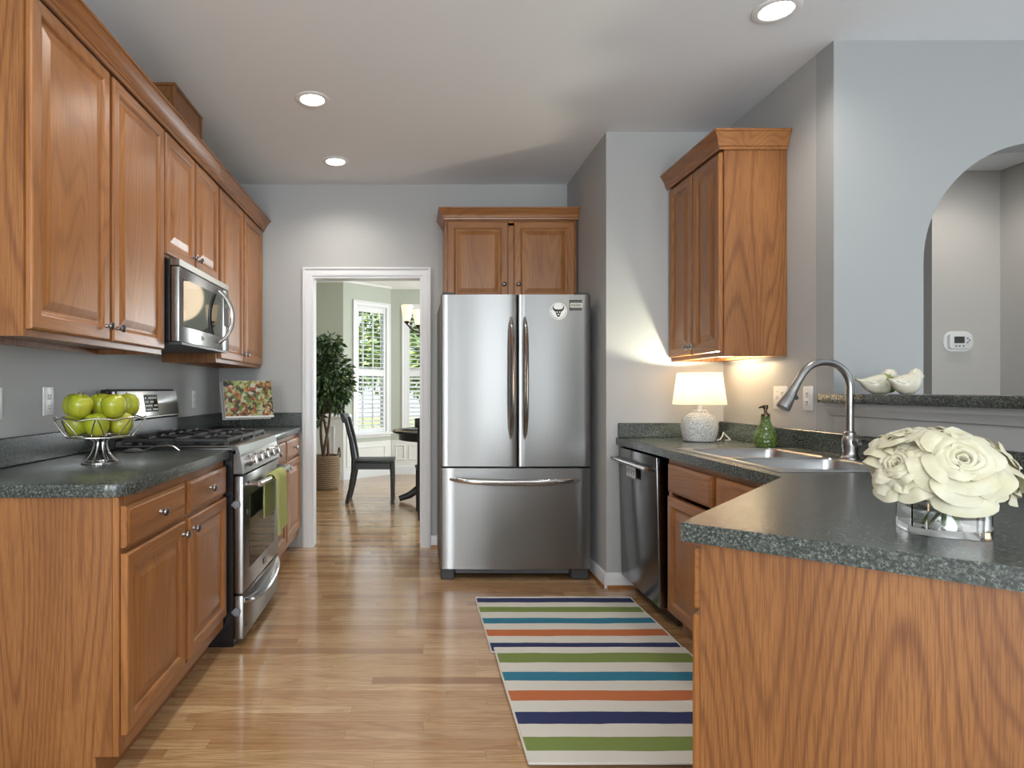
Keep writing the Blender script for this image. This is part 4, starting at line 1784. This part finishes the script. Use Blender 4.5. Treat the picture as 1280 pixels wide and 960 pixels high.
# ------------------------------------------------------------------ ceramic birds
CERB = mat('cream_glazed_ceramic', (.66, .62, .50), .22)
GREENB = mat('green_glaze', (.22, .28, .07), .25)


def bird(label, loc, rot, flip=False):
    root = thing('ceramic_bird', label, 'bird figurine', loc, rot)
    P = [(-.098, 0, .060, .010, .004), (-.080, 0, .052, .016, .007), (-.055, 0, .040, .026, .022), (-.025, 0, .036, .036, .033), (.010, 0, .038, .040, .0375), (.035, 0, .042, .036, .036), (.055, 0, .050, .028, .030), (.068, 0, .056, .014, .016), (.073, 0, .058, .002, .002)]
    mb = MB()
    rings = []
    for x, y, z, a, b in [(q[0], q[1], q[2] + .004, q[3] * 1.15, q[4] * 1.2) for q in P]:
        rings.append([(x, y + a * cos(2 * pi * k / 24), max(.0, z + b * sin(2 * pi * k / 24))) for k in range(24)])
    mb.loft(rings)
    mb.build('body', CERB, root, angle=70)
    mb = MB()
    mb.lathe([(0, -.034), (.014, -.032), (.027, -.020), (.034, 0), (.030, .017), (.018, .030), (0, .035)], 24, T(.046, 0, .074))
    mb.build('head', CERB, root, angle=70)
    mb = MB()
    mb.lathe([(.008, 0), (.005, .009), (0, .017)], 12, T(.077, 0, .076) @ RY(pi / 2))
    mb.build('beak', CERB, root)
    for s_ in (-1, 1):
        mb = MB()
        rings = []
        for f in range(9):
            q = f / 8
            x = .025 - .095 * q
            h_ = .020 * sin(pi * min(1, q * .85 + .15)) + .001
            rings.append([(x, s_ * (.031 + .010 * sin(pi * q) - .012 * q) + s_ * .006 * cos(2 * pi * k / 10), .047 + .008 * q + h_ * sin(2 * pi * k / 10)) for k in range(10)])
        mb.loft(rings)
        mb.build('wing', CERB, root, angle=70)
    return root


b1_ = bird('left ceramic bird with a green band at its breast, tail raised', (1.880, 2.51, 1.1716), radians(-15))
mb = MB()
mb.lathe([(.040, -.014), (.0455, -.006), (.0455, .006), (.038, .014)], 24, T(.040, 0, .050) @ RY(radians(70)))
mb.build('breast_band', GREENB, b1_)
b2_ = bird('right ceramic bird perched nearer the arch opening, all cream', (1.893, 2.385, 1.1716), radians(-5))
b2_.scale = (.70, .80, .92)
b1_.scale = (.82, .86, .94)

# ------------------------------------------------------------------ vase with roses
VX, VY, VR = 1.064, 1.250, radians(-22)
va = thing('flower_vase', 'square clear glass vase with water holding white roses on the peninsula', 'vase', (VX, VY, RCT + .0008), VR)
vh, vw, ch = .115, .064, .020


def octo(h_, c_):
    return [(h_, -h_ + c_), (h_, h_ - c_), (h_ - c_, h_), (-h_ + c_, h_), (-h_, h_ - c_), (-h_, -h_ + c_), (-h_ + c_, -h_), (h_ - c_, -h_)]


mb = MB()
rings = []
for s_, z_ in ((vw, 0), (vw, vh), (vw - .005, vh), (vw - .005, .014)):
    rings.append([(x, y, z_) for x, y in octo(s_, ch * s_ / vw)])
mb.loft(rings)
mb.build('glass', GLASS, va, smooth=False)
MB().prism(octo(vw - .0053, ch * .9), .0145, .050).build('water', WATER, va, smooth=False)

PETAL = mat('white_rose_petal', (.78, .76, .62), .55)
t_ = NT(PETAL)
t_.b.inputs['Subsurface Weight'].default_value = .0
c = t_.ramp(t_.noise(t_.coords(), 22, 3, .6), [(.3, (.66, .62, .42)), (.6, (.78, .75, .60))])
t_.color(c)
tr = t_.n('ShaderNodeBsdfTranslucent')
tr.inputs[0].default_value = (.85, .80, .62, 1)
mx = t_.n('ShaderNodeMixShader')
mx.inputs[0].default_value = .25
out = [n for n in t_.nt.nodes if n.type == 'OUTPUT_MATERIAL'][0]
t_.l(t_.b.outputs[0], mx.inputs[1])
t_.l(tr.outputs[0], mx.inputs[2])
t_.l(mx.outputs[0], out.inputs[0])
STEMG = mat('rose_stem_green', (.10, .17, .04), .5)


def bloom(R, seed):
    """layered rose head opening towards +z; the outer petals reach about 1.0 R"""
    rnd = random.Random(seed)
    mb = MB()
    layers = [  # petals, radius at the foot, radius at the lip, height of the lip, angular width, ruffle
        (2, .05, .10, .44, 3.6, .015), (3, .10, .20, .50, 2.9, .025), (3, .15, .32, .50, 2.6, .035), (4, .18, .50, .46, 2.2, .05),
        (4, .20, .70, .36, 2.1, .075), (5, .22, .88, .20, 1.8, .095), (5, .22, 1.0, -.02, 1.75, .11)]
    for L, (cnt, r0, r1, hh, wd, rf) in enumerate(layers):
        a0 = rnd.uniform(0, 6)
        for k in range(cnt):
            a = a0 + 2 * pi * k / cnt + rnd.uniform(-.2, .2)
            sc2 = rnd.uniform(.90, 1.08)
            ph, ph2 = rnd.uniform(0, 6), rnd.uniform(0, 6)
            lift = rnd.uniform(-.05, .06) * (L > 2)
            roll = .05 + .03 * L

            def pet(u, v):
                w = (u - .5) * 2
                half_ = wd * .5 * (.45 + .55 * sin(min(1, v * 1.2) * pi / 2))
                vv = v * (1 - .16 * w * w * w * w)          # rounded outline
                ang_ = a + w * half_
                rr = (r0 + (r1 - r0) * (.45 * sqrt(vv) + .55 * vv ** 2.4)) * sc2 + .02 * k / cnt + .03 * w * (L > 1)
                z = -.40 + (.40 + hh + lift) * sin(vv * pi / 2) ** .85
                c = max(0, vv - .74) / .26
                rr += roll * .75 * c * c
                z -= roll * 1.1 * c * c
                ruf = rf * vv ** 2.5 * (sin(w * 3.6 + ph) + .5 * sin(w * 7.5 + ph2))
                return ((rr + ruf * .4) * cos(ang_) * R, (rr + ruf * .4) * sin(ang_) * R, (z + ruf) * R)
            mb.grid(pet, 15, 12, thick=-.0005)
    mb.lathe([(0, -.42 * R), (.18 * R, -.38 * R), (.20 * R, -.30 * R), (.06 * R, -.2 * R), (0, -.2 * R)], 12)
    return mb


roses = [  # x, y, z (from vase base), tilt direction, tilt, R, label
    ((-.010, -.042, .138), (-.30, -1, .70), .082, 'large open white rose at the front of the vase, facing the viewer'),
    ((-.074, .004, .128), (-1, -.25, .60), .060, 'white rose leaning out over the left rim of the vase'),
    ((.090, .002, .134), (1, -.35, .65), .074, 'white rose leaning out over the right rim of the vase'),
    ((-.042, .048, .168), (-.35, .1, 1), .066, 'white rose at the back left of the bunch, facing up'),
    ((.045, .048, .168), (.40, .1, 1), .068, 'white rose at the back right of the bunch, facing up')]
Mv = T(VX, VY, RCT + .0008)
for k, (p, d_, R_, lab) in enumerate(roses):
    d_ = Vector(d_).normalized()
    root = thing('rose', lab, 'flower', tuple(Mv @ Vector(p)))
    q = Vector((0, 0, 1)).rotation_difference(d_).to_matrix().to_4x4()
    mb = bloom(R_, k + 3)
    bmesh.ops.transform(mb.bm, matrix=q, verts=mb.bm.verts)
    mb.build('bloom', PETAL, root, angle=80)
    base = d_ * (-.30 * R_)
    foot_ = Vector((-p[0] * .35, -p[1] * .35, .018)) - Vector(p)
    mid_ = Vector((p[0] * .25, p[1] * .25, .090)) - Vector(p)
    MB().tube([tuple(base), tuple(base.lerp(mid_, .6) + Vector((0, 0, -.004))), tuple(mid_), tuple(foot_)], .0032, 8).build('stem', STEMG, root)
    mb = MB()
    lp_ = mid_.lerp(foot_, .45)
    aa = k * 1.3

    def leaf(u, v, lp_=lp_, aa=aa):
        w = (u - .5) * 2 * .011 * sin(pi * (.05 + .95 * v))
        return (lp_.x + .030 * v * cos(aa) - w * sin(aa), lp_.y + .030 * v * sin(aa) + w * cos(aa), lp_.z + .012 * v - .4 * abs(w))
    mb.grid(leaf, 5, 7, thick=.0006)
    mb.build('leaf', STEMG, root, angle=80)

# ------------------------------------------------------------------ dining room furniture
ch_ = thing('dining_chair', 'black wooden dining chair seen side-on beyond the doorway', 'chair', (-.42, 6.63, 0), 0)


def chair_parts(root):
    """chair facing +x; seat centre at the origin"""
    mb = MB()
    mb.prism([(-.20, -.19), (.19, -.215), (.215, -.19), (.215, .19), (.19, .215), (-.20, .19)], .425, .452, b=.008)
    mb.build('seat', BLKWOOD, root)
    mb = MB()
    mb.box(-.19, .185, -.19, -.168, .36, .424)
    mb.box(-.19, .185, .168, .19, .36, .424)
    mb.box(.165, .187, -.168, .168, .36, .424)
    mb.build('apron', BLKWOOD, root)
    for s_ in (-1, 1):
        pts = [(.185, s_ * .185, .424), (.190, s_ * .187, .25), (.190, s_ * .187, .06), (.190, s_ * .187, .0)]
        MB().tube(pts, [.021, .019, .016, .019], 10).build('leg', BLKWOOD, root)
        pts = [(-.285, s_ * .170, .0), (-.245, s_ * .172, .16), (-.215, s_ * .174, .34), (-.212, s_ * .175, .47), (-.240, s_ * .176, .66), (-.285, s_ * .178, .84), (-.300, s_ * .178, .89)]
        MB().tube(pts, [.019, .020, .023, .023, .021, .019, .018], 10, flat=(1.1, .8)).build('rear_post', BLKWOOD, root)
    mb = MB()
    rings = []
    for i in range(13):
        q = 2 * i / 12 - 1
        x = -.300 - .030 * (1 - q * q)
        zt_ = .925 + .010 * (1 - q * q)
        rings.append([(x - .016, q * .215, .845), (x + .012, q * .215, .845), (x - .002, q * .215, zt_), (x - .030, q * .215, zt_ + .006), (x - .040, q * .215, zt_ - .01)])
    mb.loft(rings)
    mb.build('crest_rail', BLKWOOD, root, angle=50)
    for k in range(3):
        y = (k - 1) * .085
        MB().tube([(-.205, y, .45), (-.225, y, .55), (-.270, y, .72), (-.315, y, .85)], .022, 8, flat=(.35, 1)).build('slat', BLKWOOD, root)


chair_parts(ch_)
c2 = copy_tree(ch_)
c2.location = (.218, 5.92, 0)
c2.rotation_euler = (0, 0, radians(90))
c2['label'] = 'black dining chair mostly hidden behind the right door casing'

tb = thing('dining_table', 'round black pedestal dining table at the right of the doorway', 'table', (.37, 6.58, 0))
mb = MB()
mb.lathe([(0, .735), (.585, .735), (.60, .742), (.605, .752), (.60, .762), (.585, .765), (0, .765)], 56)
mb.build('tabletop', BLKWOOD, tb)
mb = MB()
mb.lathe([(.52, .665), (.535, .665), (.535, .7345), (.52, .7345), (.52, .665)], 56, cap=False)
mb.build('apron', BLKWOOD, tb)
mb = MB()
mb.lathe([(.060, .20), (.075, .24), (.085, .32), (.055, .40), (.050, .52), (.085, .62), (.12, .70), (.12, .734), (0, .734)], 24)
mb.build('pedestal', BLKWOOD, tb)
for k in range(4):
    a = pi + k * pi / 2
    pts = [(.04, 0, .29), (.16, 0, .26), (.30, 0, .16), (.42, 0, .07), (.53, 0, .032)]
    MB().tube(pts, [.05, .048, .042, .036, .030], 10, RZ(a), flat=(1, .75)).build('foot', BLKWOOD, tb)
# place setting
pm = thing('placemat', 'tan woven placemat on the near edge of the dining table', 'placemat', (-.02, 6.40, .7655))
MB().box(-.17, .17, -.15, .15, 0, .006, .002, 1).build('mat', mat('tan_weave', (.40, .33, .22), .9), pm)
pl = MB().lathe([(0, 0), (.09, 0), (.10, .004), (.135, .016), (.133, .018), (.098, .007), (0, .005)], 36).build('plate', mat('dark_plate', (.09, .09, .085), .25), None, (-.02, 6.40, .772))
tag(pl, 'dark round plate on the tan placemat on the dining table', 'plate')
bw = MB().lathe([(0, 0), (.04, 0), (.045, .008), (.08, .045), (.095, .075), (.090, .075), (.075, .045), (.04, .012), (0, .010)], 32).build('serving_bowl', mat('dark_bowl', (.03, .03, .03), .3), None, (.29, 6.62, .7655))
tag(bw, 'dark bowl in the middle of the dining table', 'bowl')

# chandelier
chd = thing('chandelier', 'dark metal chandelier with glowing cream glass shades over the dining table', 'chandelier', (.30, 6.45, 0))
BRZ = mat('dark_bronze', (.03, .024, .02), .4, .7)
mb = MB()
mb.lathe([(.0, 1.74), (.018, 1.76), (.030, 1.80), (.014, 1.84), (.018, 1.95), (.030, 2.0), (.012, 2.05), (.006, 2.10), (.006, 2.72), (.06, 2.725), (.065, 2.739), (0, 2.739)], 20)
mb.build('stem', BRZ, chd)
SHD = emit('glowing_glass_shade', (1.0, .74, .47), 1.15)
SHD.node_tree.nodes['Principled BSDF'].inputs['Base Color'].default_value = (.55, .47, .38, 1)
for k in range(6):
    a = radians(192) + k * pi / 3
    Mk = RZ(a)
    arm = MB().tube([(.02, 0, 1.83), (.12, 0, 1.775), (.24, 0, 1.765), (.34, 0, 1.815), (.385, 0, 1.862), (.385, 0, 1.885)], [.010, .009, .009, .008, .008, .012], 8, Mk).build('arm', BRZ, chd)
    mb = MB()
    mb.lathe([(.012, 1.866), (.030, 1.884), (.026, 1.893), (0, 1.894)], 16, Mk @ T(.385, 0, 0))
    mb.build('cup', BRZ, arm)
    mb = MB()
    rr = [(.030, 1.8945), (.042, 1.93), (.053, 1.99), (.062, 2.055), (.059, 2.055), (.050, 1.99), (.039, 1.93), (.020, 1.899)]
    mb.lathe(rr, 20, Mk @ T(.385, 0, 0))
    mb.build('lamp_shade', SHD, arm)
lamp('chandelier_light', 'POINT', (0, 0, 2.15), (0, 0, 0), 10, (1, .78, .52), .25, parent=chd)

# ficus in a basket
FXX, FYY = -1.075, 7.45
bk_ = thing('plant_basket', 'round woven seagrass basket with a handle at the far left of the dining room', 'basket', (FXX, FYY, 0))
WEAVE = mat('seagrass_weave', (.30, .20, .11), .9)
t_ = NT(WEAVE)
w1 = t_.n('ShaderNodeTexWave', wave_type='BANDS', bands_direction='Z')
w1.inputs['Scale'].default_value = 14
w1.inputs['Distortion'].default_value = 3
w1.inputs['Detail'].default_value = 2
t_.l(t_.coords(), w1.inputs['Vector'])
nn_ = t_.noise(t_.coords((1, 1, 2)), 30, 3, .6)
c = t_.ramp(w1.outputs['Fac'], [(.0, (.12, .075, .038)), (.5, (.30, .21, .12)), (1, (.42, .31, .19))])
t_.color(t_.mix(t_.math('MULTIPLY', nn_, .5), c, (.16, .10, .055)))
t_.bump(w1.outputs['Fac'], .8, .01)
mb = MB()
prof_ = [(0, .002), (.155, .002), (.168, .02)]
for i in range(17):
    z_ = .03 + .36 * i / 16
    prof_.append((.170 + .008 * sin(i * pi) + .004 * (i % 2) - .000 + .006 * sin(z_ * 7), z_))
prof_ += [(.168, .405), (.158, .402), (.155, .36), (0, .36)]
mb.lathe(prof_, 40)
mb.build('basket', WEAVE, bk_, angle=60)
for s_ in (-1, 1):
    pts = []
    for i in range(13):
        a = pi * i / 12
        pts.append((s_ * (.172 + .004 * sin(a)), -.055 * cos(a), .375 + .11 * sin(a)))
    MB().tube(pts, .009, 8, RZ(radians(20))).build('handle', mat('dark_seagrass', (.10, .065, .035), .9), bk_)

fc_ = thing('ficus_tree', 'leafy green ficus tree with twisted trunks standing in the woven basket', 'potted tree', (FXX, FYY, .361))
BARK = mat('brown_bark', (.11, .065, .035), .85)
for s_, ph in ((0, 0), (1, 2.1), (2, 4.2)):
    pts = []
    for i in range(24):
        f = i / 23
        a = ph + f * 4.2
        r_ = .035 + .045 * f
        pts.append((r_ * cos(a), r_ * sin(a), .001 + 1.0 * f))
    MB().tube(pts, [.020 - .010 * i / 23 for i in range(24)], 8).build('trunk', BARK, fc_)


def leaf_material(name, cols):
    m = mat(name, cols[1], .45)
    t = NT(m)
    g = t.n('ShaderNodeNewGeometry')
    t.color(t.ramp(g.outputs['Random Per Island'], [(0, cols[0]), (.6, cols[1]), (1, cols[2])]))
    return m


LEAFM = leaf_material('ficus_leaf', [(.012, .030, .010), (.035, .075, .022), (.12, .19, .055)])


def leaf_cloud(blobs, n, size, seed, droop=.6):
    rnd = random.Random(seed)
    t = bmesh.new()
    tot = sum(b[3] ** 2 for b in blobs)
    for bx_, by_, bz_, br_ in blobs:
        for _ in range(int(n * br_ ** 2 / tot)):
            d = Vector((rnd.gauss(0, 1), rnd.gauss(0, 1), rnd.gauss(0, 1))).normalized()
            c_ = Vector((bx_, by_, bz_)) + d * br_ * rnd.random() ** .4
            fw = (d + Vector((rnd.uniform(-.7, .7), rnd.uniform(-.7, .7), rnd.uniform(-.4, .3) - droop))).normalized()
            sd = fw.cross(Vector((rnd.uniform(-1, 1), rnd.uniform(-1, 1), rnd.uniform(-1, 1)))).normalized()
            up = sd.cross(fw)
            L = size * rnd.uniform(.7, 1.3)
            w = L * .22
            v = [t.verts.new(c_), t.verts.new(c_ + fw * L * .45 + sd * w), t.verts.new(c_ + fw * L * .5 + up * L * .05), t.verts.new(c_ + fw * L * .45 - sd * w), t.verts.new(c_ + fw * L - up * L * .08)]
            t.faces.new((v[0], v[1], v[2]))
            t.faces.new((v[0], v[2], v[3]))
            t.faces.new((v[1], v[4], v[2]))
            t.faces.new((v[2], v[4], v[3]))
    mb = MB()
    mb.merge(t)
    return mb


blobs = [(0, 0, 1.25, .20), (.08, -.05, 1.38, .14), (-.14, .0, 1.15, .18), (.16, -.05, 1.05, .19), (.02, -.10, .98, .20), (-.16, .02, .86, .16), (.20, -.02, .84, .16), (.05, -.05, .76, .17), (-.14, 0, .62, .11), (.18, -.04, .68, .11), (-.10, -.05, .50, .08), (.30, -.05, .93, .07)]
lc = leaf_cloud(blobs, 2300, .085, 5)
bmesh.ops.scale(lc.bm, vec=(.92, .92, 1), verts=lc.bm.verts)
lc.build('foliage', LEAFM, fc_, smooth=False)
br = MB()
for bx_, by_, bz_, br_ in blobs:
    z0_ = max(.55, bz_ - .30)
    br.tube([(.05 * cos(bz_ * 9), .05 * sin(bz_ * 9), min(z0_, .95)), (bx_ * .5, by_ * .5, (z0_ + bz_) / 2), (bx_ * .92, by_ * .92, bz_)], [.008, .006, .003], 6)
br.build('branches', BARK, fc_)

# ------------------------------------------------------------------ outside the bay windows
GRASS = mat('lawn', (.16, .24, .06), .95)
t_ = NT(GRASS)
t_.color(t_.ramp(t_.noise(t_.coords(), 2.5, 3, .6), [(.3, (.10, .17, .04)), (.7, (.30, .36, .14))]))
struct(MB().box(-14, 14, 8.9, 34, -.6, -.35).build('ground_lawn', GRASS))
TREEM = leaf_material('garden_leaf', [(.03, .07, .015), (.12, .20, .05), (.34, .42, .16)])
for k, (x, y, s_, lab) in enumerate(((-2.5, 14.0, 1.0, 'green garden tree outside the left dining window'), (1.25, 15.0, 1.0, 'green garden tree outside the right dining window'), (-.5, 20.5, 1.3, 'green garden tree far out behind the shutters'))):
    root = thing('garden_tree', lab, 'tree', (x, y, -.35))
    MB().tube([(0, 0, .001), (.03, 0, 1.0), (0, .03, 2.0)], [.13, .10, .07], 8).build('trunk', BARK, root)
    bl_ = [(0, 0, 2.6, 1.0), (.8, 0, 2.2, .8), (-.8, 0, 2.3, .8), (.3, 0, 3.5, .8), (-.4, 0, 1.7, .6), (.6, -.2, 1.5, .55)]
    lc = leaf_cloud([(a * s_, b * s_, c_ * s_, d * s_) for a, b, c_, d in bl_], 3600, .24, 11 + k, .2)
    lc.build('foliage', TREEM, root, smooth=False)
